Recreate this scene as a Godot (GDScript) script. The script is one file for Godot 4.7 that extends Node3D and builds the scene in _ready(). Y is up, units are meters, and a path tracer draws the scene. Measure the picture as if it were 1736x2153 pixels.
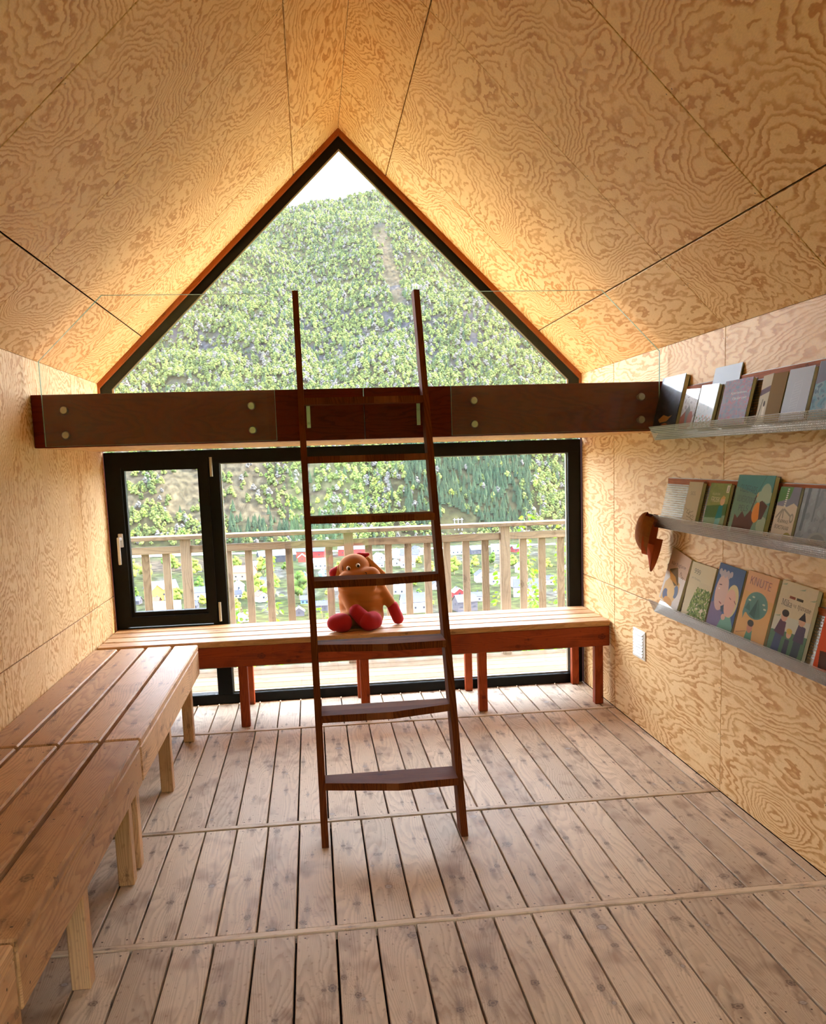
extends Node3D
# A plywood reading hut with a gable window over a fjord valley. Metres, y up; the window wall lies at z = 0 and the room runs towards +z.

const XL := -1.22
const XR := 1.445
const XA := 0.1225        # ridge
const HE := 1.798         # eaves
const HA := 3.105         # ridge height
const ZJ := [0.0, 0.569, 1.867, 2.648, 3.43, 4.73, 6.0]   # panel joints along the room
const ZBACK := 6.0
const F := 1948.99        # focal length in pixels of the 1736 x 2153 photograph
const EYE := Vector3(-0.1078, 1.349, 5.2446)
const VALLEY := -87.0

var M := {}
var rng := RandomNumberGenerator.new()
var used := {}

# ------------------------------------------------------------------ mesh building
class MB:
	var v := PackedVector3Array()
	var n := PackedVector3Array()
	var t := PackedVector2Array()
	var c := PackedColorArray()
	var tint := Color.WHITE
	var uo := Vector2.ZERO
	func tri(a: Vector3, b: Vector3, d: Vector3, ta := Vector2.ZERO, tb := Vector2.ZERO, td := Vector2.ZERO, out := Vector3.ZERO) -> void:
		var k := (b - a).cross(d - a)
		if k.length_squared() < 1e-18:
			return
		k = k.normalized()
		if out != Vector3.ZERO and k.dot(out) < 0.0:
			k = -k
			v.append_array(PackedVector3Array([a, b, d]))
			t.append_array(PackedVector2Array([ta, tb, td]))
		else:
			v.append_array(PackedVector3Array([a, d, b]))
			t.append_array(PackedVector2Array([ta, td, tb]))
		n.append_array(PackedVector3Array([k, k, k]))
		c.append_array(PackedColorArray([tint, tint, tint]))
	func quad(a: Vector3, b: Vector3, d: Vector3, e: Vector3, ta := Vector2.ZERO, tb := Vector2.ZERO, td := Vector2.ZERO, te := Vector2.ZERO, out := Vector3.ZERO) -> void:
		tri(a, b, d, ta, tb, td, out)
		tri(a, d, e, ta, td, te, out)
	# a box with chamfered edges; g is the axis its grain runs along, texture coordinates are metres
	func box(at: Vector3, s: Vector3, ch := 0.0, g := 2, turn := Basis.IDENTITY) -> void:
		var h := s / 2.0
		ch = minf(ch, minf(h.x, minf(h.y, h.z)) * 0.6)
		for a in 3:
			var b := (a + 1) % 3
			var d := (a + 2) % 3
			for sa in [-1.0, 1.0]:
				var p: Array[Vector3] = []
				var uv: Array[Vector2] = []
				for q in [[-1.0, -1.0], [1.0, -1.0], [1.0, 1.0], [-1.0, 1.0]]:
					var x := Vector3.ZERO
					x[a] = sa * h[a]
					x[b] = q[0] * (h[b] - ch)
					x[d] = q[1] * (h[d] - ch)
					p.append(at + turn * x)
					uv.append(_uv(x, a, g))
				var o := Vector3.ZERO
				o[a] = sa
				quad(p[0], p[1], p[2], p[3], uv[0], uv[1], uv[2], uv[3], turn * o)
		if ch <= 0.0:
			return
		for a in 3:
			var b := (a + 1) % 3
			var d := (a + 2) % 3
			for sa in [-1.0, 1.0]:
				for sb in [-1.0, 1.0]:
					var p: Array[Vector3] = []
					var uv: Array[Vector2] = []
					for q in [[0, -1.0], [1, -1.0], [1, 1.0], [0, 1.0]]:
						var x := Vector3.ZERO
						x[a] = sa * (h[a] - (ch if q[0] == 1 else 0.0))
						x[b] = sb * (h[b] - (0.0 if q[0] == 1 else ch))
						x[d] = q[1] * (h[d] - ch)
						p.append(at + turn * x)
						uv.append(_uv(x, a if a != g else b, g))
					var o := Vector3.ZERO
					o[a] = sa
					o[b] = sb
					quad(p[0], p[1], p[2], p[3], uv[0], uv[1], uv[2], uv[3], turn * o)
		for sx in [-1.0, 1.0]:
			for sy in [-1.0, 1.0]:
				for sz in [-1.0, 1.0]:
					var k := Vector3(sx, sy, sz)
					var a := k * (h - Vector3(0, ch, ch))
					var b := k * (h - Vector3(ch, 0, ch))
					var d := k * (h - Vector3(ch, ch, 0))
					tri(at + turn * a, at + turn * b, at + turn * d, _uv(a, 0, g), _uv(b, 0, g), _uv(d, 0, g), turn * k)
	func _uv(x: Vector3, a: int, g: int) -> Vector2:
		if a == g:
			return Vector2(x[(g + 1) % 3], x[(g + 2) % 3]) + uo
		return Vector2(x[3 - a - g], x[g]) + uo
	# a flat polygon (xy) given thickness from z0 to z1
	func slab(poly: PackedVector2Array, z0: float, z1: float) -> void:
		var ix := Geometry2D.triangulate_polygon(poly)
		for k in range(0, ix.size(), 3):
			var a := poly[ix[k]]
			var b := poly[ix[k + 1]]
			var d := poly[ix[k + 2]]
			for s in [[z0, -1.0], [z1, 1.0]]:
				tri(Vector3(a.x, a.y, s[0]), Vector3(b.x, b.y, s[0]), Vector3(d.x, d.y, s[0]), a + uo, b + uo, d + uo, Vector3(0, 0, s[1]))
		var clock := Geometry2D.is_polygon_clockwise(poly)
		for k in poly.size():
			var a := poly[k]
			var b := poly[(k + 1) % poly.size()]
			var o := (b - a).orthogonal() * (1.0 if not clock else -1.0)
			var l := (b - a).length()
			quad(Vector3(a.x, a.y, z0), Vector3(b.x, b.y, z0), Vector3(b.x, b.y, z1), Vector3(a.x, a.y, z1), Vector2(z0, 0) + uo, Vector2(z0, l) + uo, Vector2(z1, l) + uo, Vector2(z1, 0) + uo, Vector3(-o.x, -o.y, 0) * -1.0)
	# a closed frame between two outlines of as many points
	func ring(outer: PackedVector2Array, inner: PackedVector2Array, z0: float, z1: float) -> void:
		var mid := Vector2.ZERO
		for p in inner:
			mid += p / inner.size()
		for k in outer.size():
			var j := (k + 1) % outer.size()
			var a := outer[k]
			var b := outer[j]
			var e := inner[j]
			var d := inner[k]
			var l := (b - a).length()
			for s in [[z0, -1.0], [z1, 1.0]]:
				quad(Vector3(a.x, a.y, s[0]), Vector3(b.x, b.y, s[0]), Vector3(e.x, e.y, s[0]), Vector3(d.x, d.y, s[0]), Vector2(0, 0), Vector2(0, l), Vector2(0.05, l), Vector2(0.05, 0), Vector3(0, 0, s[1]))
			var m3 := Vector3(mid.x, mid.y, 0)
			var oa := Vector3((a.x + b.x) / 2, (a.y + b.y) / 2, 0) - m3
			var na := Vector3((b - a).orthogonal().x, (b - a).orthogonal().y, 0)
			if na.dot(oa) < 0:
				na = -na
			quad(Vector3(a.x, a.y, z0), Vector3(b.x, b.y, z0), Vector3(b.x, b.y, z1), Vector3(a.x, a.y, z1), Vector2(0, 0), Vector2(0, l), Vector2(0.05, l), Vector2(0.05, 0), na)
			quad(Vector3(d.x, d.y, z0), Vector3(e.x, e.y, z0), Vector3(e.x, e.y, z1), Vector3(d.x, d.y, z1), Vector2(0, 0), Vector2(0, l), Vector2(0.05, l), Vector2(0.05, 0), -na)
	# a round bar from a to b, smooth
	func bar(a: Vector3, b: Vector3, ra: float, rb: float, sides := 8, caps := true) -> void:
		var w := (b - a).normalized()
		var x := w.cross(Vector3.UP if absf(w.y) < 0.9 else Vector3.RIGHT).normalized()
		var y := w.cross(x)
		var l := (b - a).length()
		for k in sides:
			var p := TAU * k / sides
			var q := TAU * (k + 1) / sides
			var np := x * cos(p) + y * sin(p)
			var nq := x * cos(q) + y * sin(q)
			var at := v.size()
			quad(a + np * ra, a + nq * ra, b + nq * rb, b + np * rb, Vector2(k * 0.02, 0), Vector2(k * 0.02 + 0.02, 0), Vector2(k * 0.02 + 0.02, l), Vector2(k * 0.02, l), np + nq)
			for i in range(at, v.size()):
				var rel := v[i] - a
				n[i] = (rel - w * rel.dot(w)).normalized() if (rel - w * rel.dot(w)).length() > 1e-6 else n[i]
			if caps:
				tri(a, a + np * ra, a + nq * ra, Vector2.ZERO, Vector2.ZERO, Vector2.ZERO, -w)
				tri(b, b + np * rb, b + nq * rb, Vector2.ZERO, Vector2.ZERO, Vector2.ZERO, w)
	func ball(at: Vector3, r: Vector3, rings := 6, segs := 10, turn := Basis.IDENTITY) -> void:
		for i in rings:
			for j in segs:
				var q: Array[Vector3] = []
				for e in [[i, j], [i, j + 1], [i + 1, j + 1], [i + 1, j]]:
					var th: float = PI * e[0] / rings
					var ph: float = TAU * e[1] / segs
					q.append(Vector3(sin(th) * cos(ph), cos(th), sin(th) * sin(ph)))
				var s := v.size()
				quad(at + turn * (q[0] * r), at + turn * (q[1] * r), at + turn * (q[2] * r), at + turn * (q[3] * r), Vector2.ZERO, Vector2.ZERO, Vector2.ZERO, Vector2.ZERO, turn * (q[0] + q[2]))
				for k in range(s, v.size()):
					n[k] = (turn * ((turn.inverse() * (v[k] - at)) / (r * r))).normalized()
	func mesh(colored := false) -> ArrayMesh:
		var a := []
		a.resize(Mesh.ARRAY_MAX)
		a[Mesh.ARRAY_VERTEX] = v
		a[Mesh.ARRAY_NORMAL] = n
		a[Mesh.ARRAY_TEX_UV] = t
		if colored:
			a[Mesh.ARRAY_COLOR] = c
		var m := ArrayMesh.new()
		m.add_surface_from_arrays(Mesh.PRIMITIVE_TRIANGLES, a)
		return m

func bx(s: Vector3, ch := 0.0, g := 2, uo := Vector2.ZERO) -> ArrayMesh:
	var b := MB.new()
	b.uo = uo
	b.box(Vector3.ZERO, s, ch, g)
	return b.mesh()

# ------------------------------------------------------------------ nodes
func numbered(called: String) -> String:
	used[called] = used.get(called, 0) + 1
	return called if used[called] == 1 else "%s_%03d" % [called, used[called] - 1]

func thing(called: String, label: String, category: String, at := Vector3.ZERO, group := "", kind := "") -> Node3D:
	var o := Node3D.new()
	o.name = numbered(called)
	add_child(o)
	o.position = at
	tag(o, label, category, group, kind)
	return o

func tag(o: Node3D, label: String, category: String, group := "", kind := "") -> void:
	o.set_meta("label", label)
	o.set_meta("category", category)
	if group != "":
		o.set_meta("group", group)
	if kind != "":
		o.set_meta("kind", kind)

func part(parent: Node3D, called: String, mesh: Mesh, mat: Material, at := Vector3.ZERO, turn := Basis.IDENTITY) -> MeshInstance3D:
	var o := MeshInstance3D.new()
	o.name = called
	o.mesh = mesh
	o.material_override = mat
	o.transform = Transform3D(turn, at)
	parent.add_child(o, true)
	return o

func single(called: String, label: String, category: String, mesh: Mesh, mat: Material, at := Vector3.ZERO, group := "", kind := "") -> MeshInstance3D:
	var o := MeshInstance3D.new()
	o.name = numbered(called)
	o.mesh = mesh
	o.material_override = mat
	o.position = at
	add_child(o)
	tag(o, label, category, group, kind)
	return o

func structure(called: String, label: String, category := "wall") -> Node3D:
	return thing(called, label, category, Vector3.ZERO, "", "structure")

# ------------------------------------------------------------------ smooth bodies: a field meshed as surface nets
func capsule(p: Vector3, a: Vector3, b: Vector3, ra: float, rb: float) -> float:
	var ab := b - a
	var h := clampf((p - a).dot(ab) / maxf(ab.length_squared(), 1e-9), 0.0, 1.0)
	return (p - a - ab * h).length() - lerpf(ra, rb, h)

func egg(p: Vector3, at: Vector3, r: Vector3) -> float:
	var q := (p - at) / r
	var k := q.length()
	return (k - 1.0) * minf(r.x, minf(r.y, r.z)) if k > 1e-6 else -minf(r.x, minf(r.y, r.z))

func smin(a: float, b: float, k: float) -> float:
	var h := maxf(k - absf(a - b), 0.0) / k
	return minf(a, b) - h * h * k * 0.25

func nets(field: Callable, lo: Vector3, hi: Vector3, cell: float) -> ArrayMesh:
	var s := Vector3i(((hi - lo) / cell).ceil()) + Vector3i.ONE
	var val := PackedFloat32Array()
	val.resize(s.x * s.y * s.z)
	for z in s.z:
		for y in s.y:
			for x in s.x:
				val[x + s.x * (y + s.y * z)] = field.call(lo + Vector3(x, y, z) * cell)
	var ids := {}
	var vs := PackedVector3Array()
	var ns := PackedVector3Array()
	var ix := PackedInt32Array()
	var st := [1, s.x, s.x * s.y]
	for z in s.z - 1:
		for y in s.y - 1:
			for x in s.x - 1:
				var base := x + s.x * (y + s.y * z)
				var neg := 0
				var cr := Vector3.ZERO
				var cnt := 0
				var g: Array[float] = []
				for k in 8:
					var f := val[base + (k & 1) * st[0] + ((k >> 1) & 1) * st[1] + (k >> 2) * st[2]]
					g.append(f)
					if f < 0.0:
						neg += 1
				if neg == 0 or neg == 8:
					continue
				for k in 8:
					for e in 3:
						var j := k | (1 << e)
						if j == k or (g[k] < 0.0) == (g[j] < 0.0):
							continue
						var u := g[k] / (g[k] - g[j])
						var a := Vector3(k & 1, (k >> 1) & 1, k >> 2)
						var b := Vector3(j & 1, (j >> 1) & 1, j >> 2)
						cr += a.lerp(b, u)
						cnt += 1
				ids[base] = vs.size()
				var p := lo + (Vector3(x, y, z) + cr / cnt) * cell
				vs.append(p)
				var e2 := cell * 0.5
				var gr := Vector3(field.call(p + Vector3(e2, 0, 0)) - field.call(p - Vector3(e2, 0, 0)), field.call(p + Vector3(0, e2, 0)) - field.call(p - Vector3(0, e2, 0)), field.call(p + Vector3(0, 0, e2)) - field.call(p - Vector3(0, 0, e2)))
				ns.append(gr.normalized())
	for base in ids:
		for e in 3:
			var d: int = st[e]
			var b: int = st[(e + 1) % 3]
			var c: int = st[(e + 2) % 3]
			if base + d >= val.size():
				continue
			var f0 := val[base]
			var f1 := val[base + d]
			if (f0 < 0.0) == (f1 < 0.0):
				continue
			if not (ids.has(base - b) and ids.has(base - c) and ids.has(base - b - c)):
				continue
			var q := [ids[base], ids[base - b], ids[base - b - c], ids[base - c]]
			var order := [0, 1, 2, 0, 2, 3] if f0 >= 0.0 else [0, 2, 1, 0, 3, 2]
			for k in order:
				ix.append(q[k])
	var a := []
	a.resize(Mesh.ARRAY_MAX)
	a[Mesh.ARRAY_VERTEX] = vs
	a[Mesh.ARRAY_NORMAL] = ns
	a[Mesh.ARRAY_INDEX] = ix
	var m := ArrayMesh.new()
	m.add_surface_from_arrays(Mesh.PRIMITIVE_TRIANGLES, a)
	return m

# ------------------------------------------------------------------ textures (what the surfaces are made of)
func noise(seed_: int, freq: float, oct := 1) -> FastNoiseLite:
	var n := FastNoiseLite.new()
	n.noise_type = FastNoiseLite.TYPE_SIMPLEX_SMOOTH
	n.seed = seed_
	n.frequency = freq
	n.fractal_type = FastNoiseLite.FRACTAL_FBM if oct > 1 else FastNoiseLite.FRACTAL_NONE
	n.fractal_octaves = oct
	return n

# rotary-cut plywood: growth rings cut along a nearly flat sheet, so they show as contour lines; 1.4 m a side
func ply_image(seed_: int, light: Color, dark: Color, stretch: float, bands: float) -> Image:
	var w := 1024
	var big := noise(seed_, 1.0)
	var mid := noise(seed_ + 7, 1.0)
	var sweep := noise(seed_ + 19, 1.0)
	var small := noise(seed_ + 13, 1.0)
	var data := PackedByteArray()
	data.resize(w * w * 3)
	var r := RandomNumberGenerator.new()
	r.seed = seed_
	var knots := []
	for k in 7:
		knots.append([r.randf() * 1.4, r.randf() * 1.4, r.randf_range(0.05, 0.13), r.randf_range(0.25, 0.6)])
	var at := 0
	for j in w:
		var y := 1.4 * j / w
		for i in w:
			var x := 1.4 * i / w
			var f := sweep.get_noise_2d(x * 1.1, y * 0.9 / stretch) * 1.5 + big.get_noise_2d(x * 3.0, y * 3.0 / stretch) * 0.62 + mid.get_noise_2d(x * 9.0, y * 9.0 / stretch) * 0.13 + small.get_noise_2d(x * 30.0, y * 30.0 / stretch) * 0.055 + small.get_noise_2d(x * 85.0, y * 85.0 / stretch) * 0.018 + x * 0.8
			for k in knots:
				var dx: float = x - k[0]
				var dy: float = (y - k[1]) / stretch
				var q: float = (dx * dx + dy * dy) / (k[2] * k[2])
				if q < 6.0:
					f += k[3] * exp(-q * 1.4)
			f *= bands
			var t := f - floorf(f)
			# earlywood pale, latewood darkening slowly and ending sharply
			var d := smoothstep(0.38, 0.8, t) * (1.0 - smoothstep(0.9, 0.985, t))
			d = d * (0.84 + 0.3 * sweep.get_noise_2d(x * 4.0 + 40.0, y * 4.0)) + 0.10 * absf(small.get_noise_2d(x * 9.0, y * 130.0 / (stretch * stretch)))
			var fleck := small.get_noise_2d(x * 420.0, y * 60.0) * 0.035
			data[at] = int(clampf((lerpf(light.r, dark.r, d) + fleck) * 255.0, 0, 255))
			data[at + 1] = int(clampf((lerpf(light.g, dark.g, d) + fleck) * 255.0, 0, 255))
			data[at + 2] = int(clampf((lerpf(light.b, dark.b, d) + fleck) * 255.0, 0, 255))
			at += 3
	return Image.create_from_data(w, w, false, Image.FORMAT_RGB8, data)

# sawn boards side by side (board metres wide, wm across in all, lm long, tiling along the grain): grain lines, knots, dirt
func plank_image(w: int, h: int, wm: float, lm: float, board: float, seed_: int, base: Color, dark: Color, knot: Color, per_board: float, dirt: float, pale_knots := 0.0, lines := 0.42) -> Image:
	var r := RandomNumberGenerator.new()
	r.seed = seed_
	var a := noise(seed_, 1.0)
	var b := noise(seed_ + 3, 1.0)
	var g := noise(seed_ + 5, 1.0, 3)
	var n := w * h
	var push := PackedFloat32Array()
	push.resize(n)
	var core := PackedFloat32Array()
	core.resize(n)
	var pale := PackedFloat32Array()
	pale.resize(n)
	var boards := int(round(wm / board))
	for k in boards:
		for i in int(per_board) + (1 if r.randf() < fmod(per_board, 1.0) else 0):
			var kx := (k + r.randf_range(0.1, 0.9)) * board
			var ky := r.randf() * lm
			var rx := r.randf_range(0.005, 0.013) * (1.0 if r.randf() < 0.8 else 1.5)
			var ry := rx * r.randf_range(0.8, 1.7)
			var light := 1.0 if r.randf() < pale_knots else 0.0
			var s := r.randf_range(0.7, 1.0)
			for j in range(int((ky - 6 * ry) / lm * h), int((ky + 6 * ry) / lm * h)):
				for q in range(maxi(int(k * board / wm * w), int((kx - 4 * rx) / wm * w)), mini(int((k + 1) * board / wm * w), int((kx + 4 * rx) / wm * w))):
					var dx := (q * wm / w - kx) / rx
					var dy := (j * lm / h - ky) / ry
					var e := sqrt(dx * dx + dy * dy) * (1.0 + 0.25 * a.get_noise_2d(dx * 1.4 + kx * 90.0, dy * 1.4))
					var id := posmod(j, h) * w + q
					push[id] += signf(dx) * 0.010 * exp(-e * e * 0.12)
					core[id] = maxf(core[id], s * (1.0 - smoothstep(0.75, 1.15, e)) * (0.75 + 0.25 * sin(e * 9.0)))
					core[id] = maxf(core[id], s * 0.35 * (1.0 - smoothstep(0.6, 2.6, absf(dx) * 1.6 + absf(dy) * 0.25)))
					if light > 0.0:
						pale[id] = maxf(pale[id], 1.0 - smoothstep(0.6, 1.0, e))
	var data := PackedByteArray()
	data.resize(n * 3)
	var rad := lm / TAU
	var at := 0
	for j in h:
		var cz := cos(TAU * j / h) * rad
		var sz := sin(TAU * j / h) * rad
		for i in w:
			var x := wm * i / w
			var k := floorf(x / board)
			var tone := (fposmod(sin(k * 12.9898 + seed_) * 43758.5453, 1.0) - 0.5) * 0.10
			var id := j * w + i
			var xx := x + push[id] + k * 3.1
			var f := xx * 95.0 + a.get_noise_3d(xx * 9.0, cz * 1.1, sz * 1.1) * 5.5 + b.get_noise_3d(xx * 30.0, cz * 3.0, sz * 3.0) * 0.5
			var t := f - floorf(f)
			var d := smoothstep(0.3, 0.85, t) * (1.0 - smoothstep(0.9, 1.0, t)) * lines
			d += 0.10 * b.get_noise_3d(xx * 500.0, cz * 14.0, sz * 14.0)
			var grime := maxf(0.0, g.get_noise_3d(x * 7.0, cz * 4.5, sz * 4.5) - 0.12) * dirt + maxf(0.0, b.get_noise_3d(x * 60.0, cz * 40.0, sz * 40.0) - 0.55) * dirt * 0.9
			d += grime
			var c := Color(lerpf(base.r, dark.r, d) + tone, lerpf(base.g, dark.g, d) + tone, lerpf(base.b, dark.b, d) + tone)
			c = c.lerp(knot, core[id] * 0.85)
			c = c.lerp(Color(0.80, 0.76, 0.72), pale[id] * 0.55)
			data[at] = int(clampf(c.r * 255.0, 0, 255))
			data[at + 1] = int(clampf(c.g * 255.0, 0, 255))
			data[at + 2] = int(clampf(c.b * 255.0, 0, 255))
			at += 3
	return Image.create_from_data(w, h, false, Image.FORMAT_RGB8, data)

var made := {}
var lock := Mutex.new()
func make_image(key: String, how: Callable) -> void:
	var im: Image = how.call()
	lock.lock()
	made[key] = im
	lock.unlock()

func plain(c: Color, rough := 0.7, metal := 0.0, spec := 0.5) -> StandardMaterial3D:
	var m := StandardMaterial3D.new()
	m.albedo_color = c
	m.roughness = rough
	m.metallic = metal
	m.metallic_specular = spec
	return m

func textured(im: Image, scale: Vector2, rough := 0.6, tint := Color.WHITE, spec := 0.4) -> StandardMaterial3D:
	var m := plain(tint, rough, 0.0, spec)
	m.albedo_texture = ImageTexture.create_from_image(im)
	m.uv1_scale = Vector3(scale.x, scale.y, 1)
	return m

func glass(alpha: float) -> StandardMaterial3D:
	var m := plain(Color(0.9, 0.97, 0.94, alpha), 0.0)
	m.transparency = BaseMaterial3D.TRANSPARENCY_ALPHA
	return m

func make_materials() -> void:
	var jobs := {}
	var lt := Color8(238, 203, 148)
	var dk := Color8(198, 142, 78)
	for k in 5:
		jobs["ply%d" % k] = ply_image.bind(11 + k * 31, lt, dk, [1.9, 1.5, 4.6, 1.4, 3.6][k], [6.0, 6.4, 8.5, 7.0, 7.5][k])
	jobs["floor0"] = plank_image.bind(1024, 1024, 0.924, 1.4, 0.1155, 201, Color8(216, 190, 158), Color8(148, 116, 88), Color8(84, 62, 48), 6.5, 1.0, 0.2, 0.26)
	jobs["floor1"] = plank_image.bind(1024, 1024, 0.924, 1.4, 0.1155, 307, Color8(210, 184, 154), Color8(144, 114, 88), Color8(80, 60, 48), 6.0, 1.2, 0.15, 0.26)
	jobs["bench"] = plank_image.bind(768, 1024, 0.48, 1.8, 0.12, 411, Color8(206, 160, 112), Color8(144, 100, 62), Color8(88, 56, 32), 7.0, 0.8, 0.0, 0.34)
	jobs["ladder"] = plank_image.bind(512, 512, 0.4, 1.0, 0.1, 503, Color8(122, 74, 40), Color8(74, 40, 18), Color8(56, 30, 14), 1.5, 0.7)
	jobs["weather"] = plank_image.bind(512, 512, 0.4, 1.2, 0.1, 607, Color8(130, 108, 84), Color8(82, 64, 48), Color8(62, 48, 36), 3.0, 0.5)
	var ids := []
	for k in jobs:
		ids.append(WorkerThreadPool.add_task(make_image.bind(k, jobs[k]), true))
	for id in ids:
		WorkerThreadPool.wait_for_task_completion(id)
	for k in 5:
		M["ply%d" % k] = textured(made["ply%d" % k], Vector2(1 / 1.4, 1 / 1.4), 0.5, Color.WHITE, 0.4)
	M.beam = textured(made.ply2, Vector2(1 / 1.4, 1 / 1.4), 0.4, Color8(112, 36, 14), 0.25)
	M.floor0 = textured(made.floor0, Vector2(1 / 0.924, 1 / 1.4), 0.62, Color.WHITE, 0.45)
	M.floor1 = textured(made.floor1, Vector2(1 / 0.924, 1 / 1.4), 0.62, Color.WHITE, 0.45)
	M.bench = textured(made.bench, Vector2(1 / 0.48, 1 / 1.8), 0.5, Color.WHITE, 0.45)
	M.bench_shaded = textured(made.bench, Vector2(1 / 0.48, 1 / 1.8), 0.55, Color8(206, 118, 78), 0.35)  # same pine as the slats; shade on apron and legs tinted into the colour
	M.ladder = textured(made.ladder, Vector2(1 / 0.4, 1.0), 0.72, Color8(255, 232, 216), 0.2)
	M.weather = textured(made.weather, Vector2(1 / 0.4, 1 / 1.2), 0.8)
	M.trim = textured(made.bench, Vector2(1 / 0.48, 1 / 1.8), 0.6, Color8(206, 146, 98), 0.25)
	M.joint = plain(Color8(38, 16, 12), 0.95, 0.0, 0.1)
	M.core = plain(Color8(120, 92, 66), 0.9)
	M.black = plain(Color8(9, 8, 7), 0.5, 0.0, 0.3)
	M.gasket = plain(Color8(12, 12, 12), 0.6)
	M.steel = plain(Color8(206, 206, 204), 0.4, 0.6)
	M.brushed = plain(Color8(178, 176, 168), 0.4, 1.0)
	M.zinc = plain(Color8(150, 146, 138), 0.48, 0.9)
	M.screw = plain(Color8(84, 62, 44), 0.6, 0.2)
	M.white = plain(Color8(236, 234, 228), 0.45)
	M.pane = glass(0.02)
	M.rail_glass = glass(0.03)
	M.rail_glass.metallic_specular = 0.27
	M.plush = plain(Color8(168, 100, 42), 0.95)
	M.plush_light = plain(Color8(184, 124, 70), 0.95)
	M.plush_red = plain(Color8(164, 12, 26), 0.9)
	for k in ["plush", "plush_light", "plush_red"]:
		M[k].rim_enabled = true
		M[k].rim = 0.6
		M[k].rim_tint = 0.6
	M.thread = plain(Color8(50, 24, 14), 0.8)
	M.eye_white = plain(Color8(236, 230, 220), 0.2)
	M.eye_black = plain(Color8(18, 12, 10), 0.12)
	M.cap = plain(Color8(150, 84, 30), 0.85)
	M.cap_in = plain(Color8(176, 72, 22), 0.9)
	M.paper = plain(Color8(226, 214, 190), 0.9)
	M.ink = plain(Color8(40, 34, 32), 0.7)

# ------------------------------------------------------------------ the room
var ply_turn := 0
func ply() -> StandardMaterial3D:
	ply_turn += 1
	return M["ply%d" % [0, 1, 3, 0, 4, 1, 0, 3, 1, 0][ply_turn % 10]]

func panel_mesh(s: Vector3, g: int) -> ArrayMesh:
	var b := MB.new()
	b.uo = Vector2(0.7 + rng.randf_range(-0.04, 0.04), 0.7 + rng.randf_range(-0.04, 0.04))
	b.box(Vector3.ZERO, s, 0.0012, g)
	return b.mesh()

func dots(b: MB, at: Vector3, nrm: Vector3, r: float) -> void:
	var x := nrm.cross(Vector3(0.3, 0.2, 0.9)).normalized()
	var y := nrm.cross(x)
	for k in 6:
		var p := TAU * k / 6
		var q := TAU * (k + 1) / 6
		b.tri(at, at + (x * cos(p) + y * sin(p)) * r, at + (x * cos(q) + y * sin(q)) * r, Vector2.ZERO, Vector2.ZERO, Vector2.ZERO, nrm)

func joined_small(parent: Node3D, called: String, b: MB, mat: Material) -> void:
	part(parent, called, b.mesh(), mat).set_meta("kind", "stuff")

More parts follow.
